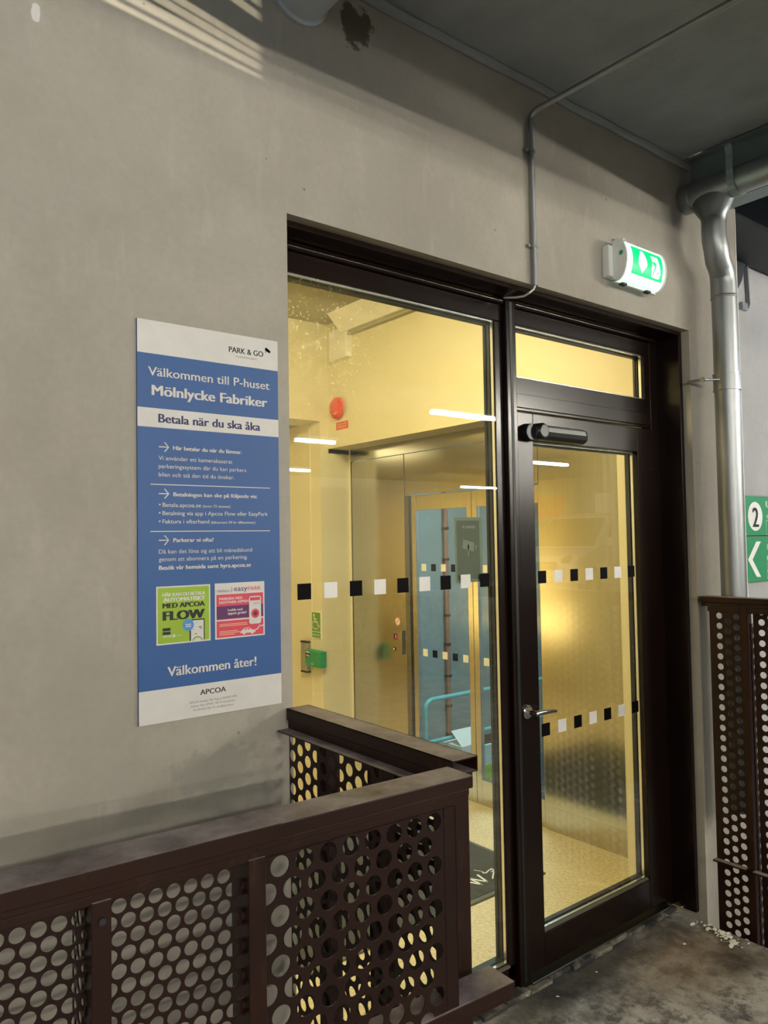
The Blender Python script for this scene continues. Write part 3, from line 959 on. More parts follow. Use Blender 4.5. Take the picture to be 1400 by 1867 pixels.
S.text('lettering', 'FLOW', M['palegreen'], pg, (gu(.35), gv(.875)), (gu(.46), gv(.875)), .034 * GH, 0, 0.0016)
S.rect('logo_square', gu(.295), gv(.835), gu(.335), gv(.88), w, pg, 0.0016)
# pink printed poster
p0u = z4(752, 487)[0]; p1u = z4(1173, 463)[0]
pv0 = (z4(752, 487)[1] + z4(1173, 463)[1]) / 2; pv1 = (z4(752, 965)[1] + z4(1172, 920)[1]) / 2
pk = S.rect('pink_poster', p0u, pv0, p1u, pv1, M['signwhite'], sign, 0.0005, 0.0006)
pk['label'] = 'white and pink printed poster with a car'
PW, PH = p1u - p0u, pv1 - pv0
pu = lambda a: p0u + a * PW
pv = lambda a: pv0 + a * PH
S.rect('poster_ground', pu(.03), pv(.205), pu(.97), pv(.655), M['pink'], pk, 0.0011)
S.rect('poster_ground', pu(.03), pv(.68), pu(.97), pv(.975), M['pink'], pk, 0.0011)
S.rect('purple_band', pu(.03), pv(.415), pu(.97), pv(.645), M['purple'], pk, 0.0015)
S.text('lettering', '900832', M['ink'], pk, (pu(.06), pv(.165)), (pu(.30), pv(.165)), .05 * PH, .0, 0.0011)
S.rect('divider', pu(.325), pv(.075), pu(.335), pv(.175), M['inkgrey'], pk, 0.0011)
S.text('lettering', 'easy', M['purple'], pk, (pu(.375), pv(.155)), (pu(.645), pv(.155)), .098 * PH, .01, 0.0011)
S.text('lettering', 'PARK', M['pink'], pk, (pu(.655), pv(.155)), (pu(.93), pv(.155)), .075 * PH, .01, 0.0011)
S.text('lettering', 'PARKERA MED', w, pk, (pu(.08), pv(.305)), (pu(.545), pv(.305)), .05 * PH, .03, 0.0016)
S.text('lettering', 'EASYPARK-APPEN', w, pk, (pu(.08), pv(.37)), (pu(.665), pv(.37)), .05 * PH, .03, 0.0016)
S.text('lettering', 'Ladda ned', w, pk, (pu(.245), pv(.51)), (pu(.54), pv(.51)), .048 * PH, .03, 0.002)
S.text('lettering', 'appen gratis!', w, pk, (pu(.245), pv(.57)), (pu(.62), pv(.57)), .048 * PH, .03, 0.002)
S.multi('small_lettering', [[(pu(x), pv(y)), (pu(x + l), pv(y)), (pu(x + l), pv(y + .013)), (pu(x), pv(y + .013))] for x, y, l in ((.08, .735, .55), (.08, .765, .56), (.08, .86, .36), (.08, .89, .42), (.08, .92, .30))], M['orange'], pk, 0.0016)


def rrect(u0, v0, u1, v1, r, n=5):
    o = []
    for (cx, cy, a) in ((u1 - r, v0 + r, -90), (u1 - r, v1 - r, 0), (u0 + r, v1 - r, 90), (u0 + r, v0 + r, 180)):
        for i in range(n + 1):
            t = R(a + 90 * i / n)
            o.append((cx + r * math.cos(t), cy + r * math.sin(t)))
    return o


S.shape('phone', rrect(pu(.675), pv(.265), pu(.92), pv(.775), .006), M['signwhite'], pk, 0.0022)
S.rect('phone_header', pu(.695), pv(.285), pu(.90), pv(.345), M['pink'], pk, 0.0026)
S.text('lettering', '14:27', M['inkgrey'], pk, (pu(.77), pv(.42)), (pu(.89), pv(.42)), .04 * PH, 0, 0.0026)
S.shape('phone_ring', disc(pu(.80), pv(.585), .085 * PW), M['pink'], pk, 0.0026)
S.shape('phone_button', disc(pu(.80), pv(.585), .042 * PW), M['maroon'], pk, 0.003)
car = [(.50, .93), (.50, .90), (.53, .875), (.58, .835), (.68, .835), (.73, .875), (.78, .885), (.80, .90), (.80, .93)]
S.multi('car_symbol', [[(pu(x), pv(y)) for x, y in car]], w, pk, 0.0016)
S.multi('car_wheel', [disc(pu(x), pv(.93), .028 * PW, n=14) for x in (.57, .735)], w, pk, 0.0017)
S.multi('car_trail', stroke([(pu(x), pv(y)) for x, y in ((.80, .89), (.85, .87), (.90, .80), (.90, .83), (.97, .815))], .003), w, pk, 0.0016)
S.multi('car_window', [[(pu(x), pv(y)) for x, y in ((.565, .87), (.595, .845), (.62, .845), (.62, .87))], [(pu(x), pv(y)) for x, y in ((.64, .87), (.64, .845), (.67, .845), (.70, .87))]], M['pink'], pk, 0.002)

# ================================================================== RAILINGS
b_ = M['brown']
rail = thing('guard_railing', 'brown steel railing running along the bottom left foreground', 'railing', (1.063, 1.076, 0), R(-3.395))
# local x runs along the railing (0 = right end), local y away from the camera
b = MB().box(-1.6, 0.0, 0, 0.077, 1.2005, 1.225)
b.box(-1.6, -0.005, 0.006, 0.071, 1.186, 1.2005)
b.build('handrail', b_, rail, 0.0025)
b = MB().box(-1.6, -0.414, -0.0015, 0.0785, 1.199, 1.2265)
b.build('handrail_sleeve', b_, rail, 0.002)['label'] = 'dusty handrail sleeve with its end at the joint'
b = MB().box(-1.6, -0.035, 0.010, 0.060, 1.172, 1.186)
b.build('top_rail', b_, rail, 0.001)
b = MB().box(-1.6, 0.102, 0.004, 0.077, 0.7755, 0.80)
b.box(-1.6, 0.097, 0.010, 0.071, 0.761, 0.7755)
b.build('lower_rail', b_, rail, 0.0025)['label'] = 'lower rail below the wide perforated panel'
for x0, x1 in ((-0.469, -0.4385), (-0.7095, -0.6815), (-1.0, -0.97), (-1.3, -1.27)):
    bx('post', b_, rail, x0, x1, 0.008, 0.055, 0.0, 1.176, 0.0015)
bx('post', b_, rail, -0.045, -0.015, 0.040, 0.070, 0.0, 1.186, 0.0015)
# bolt on the second post
MB().cyl((-0.695, 0.0085, 1.148), (-0.695, 0.004, 1.148), 0.006, 0.005, 10).build('bolt', M['dark'], rail)
pb = perforated('perforated_panel', M['brownp'], rail, 0.397, 0.372, 0.0458, 0.0345, -0.4141 + 0.4385, 1.1542 - 0.801, True, lambda u, v: Vector((-0.4385 + u, 0.0075, 0.801 + v)), 0.002, margins=(0, 0.034, 0, 0))
b = MB().box(-0.0435, -0.0415, 0.0065, 0.035, 0.801, 1.173)
b.box(-0.0715, -0.0695, 0.0065, 0.020, 0.801, 1.173)
b.build('panel_fold', M['brownp'], rail)
P1 = 0.0272
perforated('perforated_panel', M['brownp'], rail, 0.229, 0.50, P1, 0.0222, -0.6648 + 0.690, 1.1525 - 0.68, True, lambda u, v: Vector((-0.690 + u, 0.030, 0.68 + v)), 0.002, margins=(0, 0, 0, 0.004))
perforated('perforated_panel', M['brownp'], rail, 0.27, 0.50, P1, 0.0222, -0.7997 + 0.98, 1.1465 - 0.68, True, lambda u, v: Vector((-0.98 + u, 0.040, 0.68 + v)), 0.002, margins=(0, 0, 0, 0.004))
perforated('perforated_panel', M['brownp'], rail, 0.27, 0.50, P1, 0.0222, 0.02, 1.1465 - 0.68, True, lambda u, v: Vector((-1.27 + u, 0.040, 0.68 + v)), 0.002, margins=(0, 0, 0, 0.004))
bx('panel_edge', M['brownp'], rail, -0.462, -0.460, 0.028, 0.09, 0.68, 1.18)
perforated('side_panel', M['brownp'], rail, 0.07, 0.50, P1, 0.0222, 0.015, 0.01, True, lambda u, v: Vector((-0.712, 0.035 + u, 0.68 + v)), 0.002)

# side railing from the wall towards the camera
side = thing('side_railing', 'brown hollow railing running from the wall beside the window', 'railing', (1.109, 1.846, 0), R(-91.1))
# local x runs towards the camera, local y towards -X ... (right-handed: +y = world +X)
b = MB()
L2 = 0.678
for (y0, y1, z0, z1) in ((0.0, 0.0025, 1.193, 1.225), (0.068, 0.0705, 1.193, 1.225), (0.0, 0.0705, 1.2225, 1.225), (0.0, 0.0705, 1.193, 1.1955)):
    b.box(0.003, L2, y0, y1, z0, z1)
hr = b.build('handrail', b_, side)
hr['label'] = 'hollow rectangular handrail with an open end'
b = MB().box(0.003, L2 - 0.02, -0.030, 0.012, 1.166, 1.170)
b.box(0.003, L2 - 0.02, 0.004, 0.012, 1.170, 1.193)
b.build('ledge', b_, side, 0.001)
bx('top_rail', b_, side, 0.003, L2 - 0.005, 0.020, 0.060, 1.180, 1.193, 0.001)
YS = 0.004
perforated('perforated_panel', M['brownp'], side, 0.64, 1.13, 0.0445, 0.0315, 1.846 - 1.819 - 0.01, 1.100 - 0.03, False, lambda u, v: Vector((0.010 + u, YS, 0.03 + v)), 0.002, margins=(0.0, 0, 0, 0))
for x0 in (0.135, 0.36, 0.62):
    bx('post', b_, side, x0, x0 + 0.045, 0.012, 0.055, 0.0, 1.18, 0.0015)
perforated('rear_panel', M['brownp'], side, 0.24, 1.1, 0.0445, 0.0315, 0.02, 0.04, False, lambda u, v: Vector((0.40 + u, 0.060, 0.03 + v)), 0.002)

# right-hand railing
rr = thing('end_railing', 'brown perforated railing below the downpipe at the right edge', 'railing', (3.25, 1.836, 0), R(-90))
# local x towards the camera, local y = world +X
b = MB().box(0.004, 1.1, -0.012, 0.047, 1.386, 1.411)
b.box(0.012, 1.1, -0.005, 0.041, 1.368, 1.386)
b.build('handrail', b_, rr, 0.003)
bx('top_rail', b_, rr, 0.04, 1.1, -0.003, 0.030, 1.345, 1.368, 0.001)
for x0 in (0.187, 0.52, 0.86):
    bx('post', b_, rr, x0, x0 + 0.028, -0.006, 0.040, -0.5, 1.37, 0.0015)
perforated('perforated_panel', M['brownp'], rr, 0.15, 1.85, 0.0443, 0.0275, 1.836 - 1.744 - 0.047, 1.328 + 0.5, False, lambda u, v: Vector((0.047 + u, 0.0, -0.5 + v)), 0.002, margins=(0.012, 0, 0, 0.008))
bx('ledge', b_, rr, 0.042, 0.187, -0.030, 0.0, 0.262, 0.270, 0.001)
perforated('perforated_panel', M['brownp'], rr, 0.29, 1.86, 0.0443, 0.0275, 1.836 - 1.570 - 0.23, 1.309 + 0.5, False, lambda u, v: Vector((0.23 + u, 0.022, -0.5 + v)), 0.002, margins=(0.006, 0, 0, 0))
bx('ledge', b_, rr, 0.215, 0.52, -0.030, 0.0, 0.262, 0.270, 0.001)
perforated('perforated_panel', M['brownp'], rr, 0.30, 1.86, 0.0443, 0.0275, 0.02, 1.309 + 0.5, False, lambda u, v: Vector((0.55 + u, 0.022, -0.5 + v)), 0.002)
perforated('side_panel', M['brownp'], rr, 0.05, 1.8, 0.0443, 0.0275, 0.03, 0.02, False, lambda u, v: Vector((0.218, 0.022 + u, -0.5 + v)), 0.002)

# ================================================================== EXIT SIGN
EX0, EX1 = 2.650, 2.918
EZ0, EZ1 = 2.712, 2.880
ex = thing('exit_light', 'lit green emergency exit light with arrow above the door', 'exit sign', (EX0, D, EZ0))
EL = EX1 - EX0
EH = EZ1 - EZ0
bx('housing', M['exitbody'], ex, -0.034, EL + 0.002, -0.035, -0.001, 0.018, EH - 0.022, 0.004)


def ecurve(n=14, r=1.0, z0=0.0, z1=EH, d0=0.036, d1=0.098):
    """profile of the bulging diffuser in (y, z), from the top rear to the bottom rear"""
    out = []
    for i in range(n + 1):
        t = i / n
        a = -math.pi / 2 + math.pi * t
        y = -(d0 + (d1 - d0) * (max(0.0, math.cos(a)) ** 0.75))
        out.append((y * 1.0, (z0 + z1) / 2 - (z1 - z0) / 2 * math.sin(a)))
    return out


b = MB()
pr = ecurve()
b.prism([(0, y, z) for y, z in pr], (EL, 0, 0))
b.build('diffuser', M['exitclear'], ex, smooth=True)
b = MB()
pr2 = ecurve(14, z0=-0.004, z1=EH + 0.004, d0=0.034, d1=0.101)
b.prism([(-0.010, y, z) for y, z in pr2], (0.009, 0, 0))
b.prism([(EL + 0.001, y, z) for y, z in pr2], (0.009, 0, 0))
b.box(-0.010, EL + 0.010, -0.046, -0.032, -0.006, 0.006)
b.box(-0.010, EL + 0.010, -0.046, -0.032, EH - 0.006, EH + 0.006)
b.build('end_cap', M['exitbody'], ex, 0.002, smooth=True)


def epos(u, t, off):
    """point on the diffuser face: u along, t from 0 (top) to 1 (bottom)"""
    n = 60
    pr = ecurve(n)
    k = min(n, max(0, t * n))
    i = min(n - 1, int(k))
    f_ = k - i
    y = pr[i][0] * (1 - f_) + pr[i + 1][0] * f_
    z = pr[i][1] * (1 - f_) + pr[i + 1][1] * f_
    return Vector((u, y - off, z))


def eface(name, mat, outline_rows, off):
    """outline_rows: list of (t, [(u0, u1), ...]) rows, sheet is built between consecutive rows"""
    b = MB()
    for (t0, r0_), (t1, r1_) in zip(outline_rows, outline_rows[1:]):
        for (a0, a1), (c0, c1) in zip(r0_, r1_):
            p = [epos(a0, t0, off), epos(a1, t0, off), epos(c1, t1, off), epos(c0, t1, off)]
            if (p[0] - p[1]).length < 1e-5:
                b.poly([p[0], p[2], p[3]])
            elif (p[2] - p[3]).length < 1e-5:
                b.poly([p[0], p[1], p[2]])
            else:
                b.poly(p)
    return b.build(name, mat, ex, solid=0.0006)


GA, GB = 0.036, EL - 0.018
gr = [(0.27 + 0.46 * i / 12, [(GA, GB)]) for i in range(13)]
eface('green_legend', M['exitgreen'], gr, 0.0008)


def epoly(name, mat, pts, off=0.0018):
    """polygon in (u, t), triangulated and bent over the diffuser"""
    b = MB()
    vs = [b.bm.verts.new((u, t, 0)) for u, t in pts]
    fc = b.bm.faces.new(vs)
    bmesh.ops.triangulate(b.bm, faces=[fc])
    for k in range(10, 40):
        bmesh.ops.bisect_plane(b.bm, geom=b.bm.verts[:] + b.bm.edges[:] + b.bm.faces[:], plane_co=(0, k * 0.025, 0), plane_no=(0, 1, 0))
    for v in b.bm.verts:
        v.co = epos(v.co.x, v.co.y, off)
    return b.build(name, mat, ex, solid=0.0004)


ac = GA + 0.068
epoly('arrow_symbol', M['exitwhite'], [(ac - 0.009, .32), (ac + 0.009, .32), (ac + 0.011, .545), (ac + 0.027, .46), (ac + 0.031, .54), (ac, .68), (ac - 0.031, .54), (ac - 0.027, .46), (ac - 0.011, .545)])
dx = GA + 0.128
epoly('door_symbol', M['exitwhite'], [(dx + 0.002, .345), (dx + 0.050, .345), (dx + 0.062, .50), (dx + 0.066, .60), (dx + 0.060, .69), (dx + 0.008, .69), (dx + 0.004, .56), (dx + 0.010, .45)])
epoly('running_figure', M['exitgreen'], [(dx + 0.006, .455), (dx + 0.026, .435), (dx + 0.036, .47), (dx + 0.034, .53), (dx + 0.022, .58), (dx + 0.020, .665), (dx + 0.013, .665), (dx + 0.015, .575), (dx + 0.026, .52), (dx + 0.024, .465), (dx + 0.010, .475)], 0.0026)
epoly('figure_head', M['exitgreen'], [(dx + 0.020 + 0.005 * math.cos(a), .41 + 0.014 * math.sin(a)) for a in [i * math.pi / 4 for i in range(8)]], 0.0026)
epoly('figure_step', M['exitgreen'], [(dx + 0.040, .595), (dx + 0.060, .585), (dx + 0.060, .602), (dx + 0.040, .612)], 0.0026)
MB().tube([(-0.010, -0.075, 0.105), (-0.014, -0.075, 0.105)], [0.010, 0.007], 14).build('test_button', M['boxgreen'], ex, smooth=True)
bx('side_label', M['white'], ex, -0.0112, -0.0098, -0.090, -0.062, 0.05, 0.09)
b = MB()
b.tube([(0.045 + 0.012 * math.cos(a), -0.02, EH + 0.008 + 0.014 * math.sin(a)) for a in [R(-60 + 25 * i) for i in range(10)]], 0.0035, 8)
b.tube([(0.085 + 0.018 * math.cos(a), -0.025, EH + 0.004 + 0.026 * math.sin(a)) for a in [R(10 + 20 * i) for i in range(9)]], 0.0042, 8)
b.build('cable_loop', M['cable'], ex, smooth=True)
for xf in (0.02, 0.19):
    bx('bracket_foot', M['dark'], ex, xf, xf + 0.03, -0.06, -0.04, -0.014, -0.004, 0.002)

# ================================================================== CONDUIT, DUCT, BEAM, PIPES
cp = thing('conduit', 'thin grey steel conduit bent from the ceiling down the wall', 'conduit', (2.182, D, 2.6))
b = MB()
tp = onY(973, 212, D - 0.015); bt = onY(975.5, 521, D - 0.015)
Z0 = 3.262
pth = [(bt.x, D - 0.015, bt.z), (bt.x, D - 0.015, Z0 - 0.03)] + [(bt.x + 0.004 * (1 - math.cos(a)), D - 0.015 - 0.03 * (1 - math.cos(a)), Z0 - 0.03 + 0.03 * math.sin(a)) for a in [R(30), R(60), R(90)]] + [(2.213, 1.0, Z0), (2.23, 0.45, Z0 - 0.01)]
pth = [(x - 2.182, y - D, z - 2.6) for x, y, z in pth]
b.tube(pth, 0.0105, 12)
b.build('tube', M['galv'], cp, smooth=True)
for zz in (onY(968, 281, D).z, onY(971, 453, D).z):
    c = MB()
    c.tube([(bt.x - 2.182, -0.015, zz - 2.6 - 0.006), (bt.x - 2.182, -0.015, zz - 2.6 + 0.006)], 0.0135, 12)
    c.box(bt.x - 2.182 - 0.03, bt.x - 2.182 - 0.008, -0.006, 0.0, zz - 2.6 - 0.006, zz - 2.6 + 0.006)
    c.tube([(bt.x - 2.182 - 0.023, -0.003, zz - 2.6), (bt.x - 2.182 - 0.023, -0.014, zz - 2.6)], 0.0055, 10)
    c.build('pipe_clip', M['galv'], cp)
wire = MB()
w0 = onY(976, 519, D - 0.015); 
wp = [onY(px, py, Y) for px, py, Y in ((976, 519, D - 0.015), (973, 527, D - 0.012), (965, 534, D + 0.0), (955, 540, D + 0.03), (940, 542.5, D + 0.07), (919, 543, 1.975))]
wire.tube([(p.x, p.y, p.z) for p in wp], 0.004, 10)
tag(wire.build('signal_cable', M['cable'], smooth=True), 'short white cable from the conduit end into the door head', 'cable')

duct = thing('ventilation_duct', 'round grey ventilation duct out of the wall at the top edge', 'duct', (1.178, D, 3.288))
MB().tube([(0, 0.0, 0), (0, -1.35, 0)], 0.093, 40).build('pipe', M['galvd'], duct, smooth=True)
MB().tube([(0, 0.0, 0), (0, -0.012, 0), (0, -0.016, 0)], [0.104, 0.104, 0.095], 40).build('flange', M['galvd'], duct, smooth=True)

bm_ = thing('steel_beam', 'grey green steel beam at the edge of the ceiling, upper right', 'beam', (3.33, D, 3.43))
b = MB()
b.box(0.0, 0.012, -3.0, -0.004, -0.24, 0.0)
b.build('web', M['beam'], bm_)
bx('top_flange', M['beam'], bm_, -0.03, 0.10, -3.0, -0.004, -0.012, 0.0, 0.001)
bx('bottom_flange', M['beam'], bm_, -0.004, 0.10, -3.0, -0.004, -0.252, -0.24, 0.001)
bx('end_plate', M['beam'], bm_, -0.002, 0.10, -0.012, -0.001, -0.25, -0.0, 0.001)

GX, GZ, GR = 3.255, 3.215, 0.060
gut = thing('drain_pipe', 'silver galvanised drain pipe with funnel branch and downpipe', 'pipe', (GX, D, GZ))
MB().tube([(0, -0.002, 0), (0, -3.0, 0)], GR, 32).build('horizontal_pipe', M['galv'], gut, smooth=True)
MB().tube([(0, -0.002, 0), (0, -0.045, 0), (0, -0.05, 0)], [GR + 0.005, GR + 0.005, GR], 32).build('end_collar', M['galv'], gut, smooth=True)
TY = -0.135
PX, PY = 3.358 - GX, 1.730 - D
b = MB()
rings = []
for t, rx, ry, zz, xo in ((0, 0.046, 0.128, 0.025, 0.0), (0.4, 0.058, 0.108, -0.035, 0.003), (0.75, 0.056, 0.078, -0.085, 0.005), (1, 0.051, 0.054, -0.125, 0.006), (1.1, 0.051, 0.053, -0.150, 0.006)):
    rings.append([b.bm.verts.new((xo + rx * math.cos(2 * math.pi * k / 28), TY + ry * math.sin(2 * math.pi * k / 28), zz)) for k in range(28)])
for r_a, r_b in zip(rings, rings[1:]):
    for k in range(28):
        b.bm.faces.new((r_a[k], r_a[(k + 1) % 28], r_b[(k + 1) % 28], r_b[k]))
b.build('funnel_branch', M['galv'], gut, smooth=True)
e = [(0.006, TY, -0.125), (0.004, TY, -0.18), (0.006, TY, -0.22), (0.018, TY - 0.002, -0.265), (0.036, TY + 0.003, -0.305), (PX - 0.014, PY - 0.003, -0.345)]
MB().tube(e, [0.052, 0.052, 0.0525, 0.053, 0.053, 0.053], 32).build('elbow', M['galv'], gut, smooth=True)
e2 = [(0.036, TY + 0.003, -0.305), (PX - 0.012, PY - 0.002, -0.350), (PX, PY, -0.395), (PX, PY, -0.43), (PX, PY, -0.46)]
MB().tube(e2, [0.051, 0.054, 0.0555, 0.0555, 0.0555], 32).build('elbow', M['galv'], gut, smooth=True)
MB().tube([(PX, PY, -0.45), (PX, PY, -2.75)], 0.0535, 32).build('downpipe', M['galv'], gut, smooth=True)
MB().tube([(PX, PY, -0.455), (PX, PY, -0.461), (PX, PY, -0.467)], [0.0555, 0.058, 0.0555], 32).build('seam_ring', M['galv'], gut, smooth=True)
zc = 0
for p in (onY(1307, 690, PY + D),):
    zc = p.z - GZ
b = MB()
b.tube([(PX, PY, zc + 0.028), (PX, PY, zc - 0.045)], 0.0572, 32)
b.tube([(PX, PY, zc + 0.030), (PX, PY, zc + 0.026)], 0.0595, 32); b.tube([(PX, PY, zc - 0.042), (PX, PY, zc - 0.047)], 0.0595, 32)
cb = b.build('wall_bracket', M['galv'], gut, smooth=True)
b = MB()
b.tube([(PX - 0.05, PY + 0.005, zc), (PX - 0.11, PY + 0.05, zc), (PX - 0.12, -0.001, zc)], [0.006, 0.006, 0.006], 10)
b.tube([(PX - 0.108, PY + 0.05, zc), (PX - 0.118, PY + 0.05, zc)], [0.012, 0.012], 10)
b.build('bracket_bolt', M['galv'], cb)
bx('clamp_lug', M['galv'], cb, PX + 0.056, PX + 0.066, PY - 0.02, PY + 0.012, zc - 0.04, zc + 0.03)
# strap hanger from the ceiling around the horizontal pipe
b = MB()
HY = -0.235
path = [(-0.085, 0.135), (-0.070, 0.135), (-0.062, 0.10), (-0.066, 0.03)] + [(math.cos(R(a)) * (GR + 0.004), math.sin(R(a)) * (GR + 0.004)) for a in range(170, 371, 20)] + [(GR + 0.02, 0.02)]
for (xa, za), (xb, zb) in zip(path, path[1:]):
    d_ = Vector((xb - xa, 0, zb - za)); l = d_.length
    if l < 1e-6:
        continue
    n_ = Vector((-d_.z / l, 0, d_.x / l)) * 0.0025
    pa, pb_ = Vector((xa, HY, za)), Vector((xb, HY, zb))
    b.prism([pa + n_, pb_ + n_, pb_ - n_, pa - n_], (0, -0.03, 0))
b.build('strap_hanger', M['beam'], gut)

# far right: dark soffit, bracket and conduit on the far wall
bx_ = bx('canopy_beam', M['dark'], None, 3.8, 11, 2.12, 2.48, 3.50, 4.5)
tag(bx_, 'black canopy beam above the far grey wall', 'beam')
fb = thing('wall_bracket_arm', 'dark triangular bracket on the far wall under the beam', 'bracket', (5.0, 2.5, 3.2))
b = MB()
p_ = [onY(x, y, 2.47) for x, y in ((1330, 430), (1368, 446), (1352, 512), (1330, 560))]
b.prism([(p.x - 5.0, -0.03, p.z - 3.2) for p in p_], (0, 0.028, 0))
b.build('gusset', M['dark'], fb)
p_ = [onY(x, y, 2.40) for x, y in ((1352, 438), (1392, 452), (1388, 462), (1366, 452))]
b = MB(); b.prism([(p.x - 5.0, -0.20, p.z - 3.2) for p in p_], (0, 0.19, 0)); b.build('arm', M['dark'], fb)
c = MB()
p_ = [onY(x, y, 2.48) for x, y in ((1365, 460), (1362, 490), (1366, 555), (1364, 560))]
c.tube([(p.x, 2.485, p.z) for p in p_], 0.012, 10)
p2 = onY(1358, 552, 2.48)
c.box(p2.x - 0.04, p2.x + 0.03, 2.475, 2.499, p2.z - 0.05, p2.z + 0.0)
tag(c.build('cable_conduit', M['galv'], smooth=True), 'short pale conduit with a box below the dark bracket', 'conduit')

# green direction sign on the far wall
gs0 = onY(1358, 904, 2.47); gsm = onY(1361, 980, 2.47); gs1 = onY(1363, 1062, 2.47)
gx0 = 4.975
ds = thing('direction_sign', 'green direction sign with number two and arrow at the right edge', 'sign', (gx0, 2.5, gs1.z))
DSW = 0.95
z_t, z_m = gs0.z - gs1.z, onY(1400, 977, 2.47).z - gs1.z
bx('panel', M['signgreen'], ds, 0, DSW, -0.03, -0.001, z_m + 0.004, z_t, 0.001)
bx('panel', M['signgreen'], ds, 0, DSW, -0.03, -0.001, 0, z_m - 0.004, 0.001)
bx('panel_frame', M['galv'], ds, -0.004, DSW, -0.031, -0.028, z_t, z_t + 0.007)
DB = Board((0, -0.03, z_t), (1, 0, 0), (0, 0, -1), (0, -1, 0), lambda x, y: onY(x, y, 2.47) - Vector((gx0, 2.5, gs1.z)))


def dz(x, y):
    return DB.uv(1320 + x / 8.49, 860 + y / 8.49)


cu, cv = dz(482, 692)
DB.shape('number_disc', disc(cu, cv, abs(dz(594, 690)[0] - dz(372, 690)[0]) / 2, abs(dz(482, 918)[1] - dz(482, 468)[1]) / 2, 36), M['white'], ds)
DB.text('number', '2', M['ink'], ds, (dz(440, 856)[0], dz(440, 856)[1]), (dz(537, 856)[0], dz(440, 856)[1]), abs(dz(440, 538)[1] - dz(440, 856)[1]) , 0.03, 0.0016)
ch = [dz(*p) for p in ((497, 1080), (568, 1080), (440, 1362), (572, 1628), (505, 1628), (370, 1362))]
DB.multi('arrow_symbol', [[ch[0], ch[1], ch[2], ch[5]], [ch[5], ch[2], ch[3], ch[4]]], M['white'], ds)
for body, x0, x1, y0_, cap, bo in (('Utg\u00e5ng', 640, 1150, 562, 115, 0.02), ('till P-hus', 648, 1150, 724, 80, 0.0), ('Utg\u00e5ng', 664, 1150, 1228, 112, 0.02), ('Biljett', 662, 1100, 1372, 78, 0.0)):
    a = dz(x0, y0_); e_ = dz(x1, y0_)
    DB.text('lettering', body[:1] if False else body, M['palegreen'], ds, a, (e_[0], a[1]), abs(dz(x0, y0_ - cap)[1] - a[1]), bo)
bxp = []
for (x0, y0_, x1, y1) in ((648, 758, 1000, 968), (664, 1410, 1000, 1520), (664, 1522, 1000, 1620)):
    a, e_ = dz(x0, y0_), dz(x1, y1)
    bxp += stroke([a, (e_[0], a[1]), e_, (a[0], e_[1]), a], 0.004)
DB.multi('outline_box', bxp[:4], M['palegreen'], ds)
DB.multi('outline_box', bxp[4:8], M['palegreen'], ds)
DB.multi('outline_box', bxp[8:], M['palegreen'], ds)

# ================================================================== LOBBY FITTINGS
XE = 3.725
lift = thing('lift_front', 'stainless steel lift front with glass doors inside the lobby', 'lift', (XE, 4.0, -0.1))


def lb(name, mat, par, y0, y1, z0, z1, x0=0.0, x1=0.03, bevel=0.0015):
    return bx(name, mat, par, x0, x1, y0 - 4.0, y1 - 4.0, z0 + 0.1, z1 + 0.1, bevel)


lb('side_panel', M['steel'], lift, 4.449, 5.115, -0.1, 2.333)
lb('side_panel', M['steel'], lift, 2.431, 3.145, -0.1, 2.333)
lb('header', M['steel'], lift, 2.431, 5.128, 2.337, 2.434)
lb('door_header', M['steel'], lift, 3.150, 4.440, 2.022, 2.333)
lb('frame_edge', M['steeld'], lift, 5.118, 5.129, -0.1, 2.336, 0.0, 0.03, 0)
lb('jamb_trim', M['steeld'], lift, 4.395, 4.446, -0.1, 2.018, -0.004, 0.04)
for (y0, y1, g0, g1) in ((3.751, 4.392, 3.797, 4.335), (3.148, 3.747, 3.162, 3.699)):
    b = MB()
    for (a0, a1, c0, c1) in ((y0, g0, -0.1, 2.015), (g1, y1, -0.1, 2.015), (g0, g1, -0.1, 0.069), (g0, g1, 1.902, 2.015)):
        b.box(0.012, 0.045, a0 - 4, a1 - 4, c0 + 0.1, c1 + 0.1)
    dl = b.build('lift_door', M['steel'], lift, 0.002)
    MB().box(0.024, 0.032, g0 - 4 - 0.005, g1 - 4 + 0.005, 0.169 - 0.005, 2.002 + 0.005).build('door_glass', M['eglass'], dl)
    for zc in (1.481, 0.858):
        k = 0
        yc = 4.262 if y0 > 3.7 else 3.645
        while yc > g0 + 0.03:
            if yc < g1 - 0.02:
                o = bx('marker_square', M['white'] if k % 2 == 0 else M['black'], dl, 0.0222, 0.0232, yc - 4 - 0.025, yc - 4 + 0.025, zc + 0.1 - 0.026, zc + 0.1 + 0.026)
                o['label'] = 'white square glass marker' if k % 2 == 0 else 'black square glass marker'
            yc -= 0.105; k += 1
cpn = lb('call_panel', M['steel'], lift, 4.478, 4.600, 0.820, 1.005, -0.004, 0.0, 0.001)
lb('grip_bar', M['steel'], cpn, 4.478, 4.515, 0.822, 1.003, -0.022, -0.004, 0.003)
lb('display', M['ink'], cpn, 4.555, 4.592, 0.930, 0.972, -0.006, -0.004, 0)
lb('display_digit', M['redled'], cpn, 4.562, 4.572, 0.937, 0.966, -0.0068, -0.006, 0)
q = onX(719, 1183, XE - 0.006)
MB().tube([(-0.004, q.y - 4, q.z + 0.1), (-0.010, q.y - 4, q.z + 0.1)], [0.016, 0.013], 18).build('call_button', M['ink'], cpn, smooth=True)
MB().tube([(-0.0045, q.y - 4, q.z + 0.1), (-0.0112, q.y - 4, q.z + 0.1)], [0.009, 0.008], 18).build('button_ring', M['white'], cpn, smooth=True)
q = onX(725, 1133, XE)
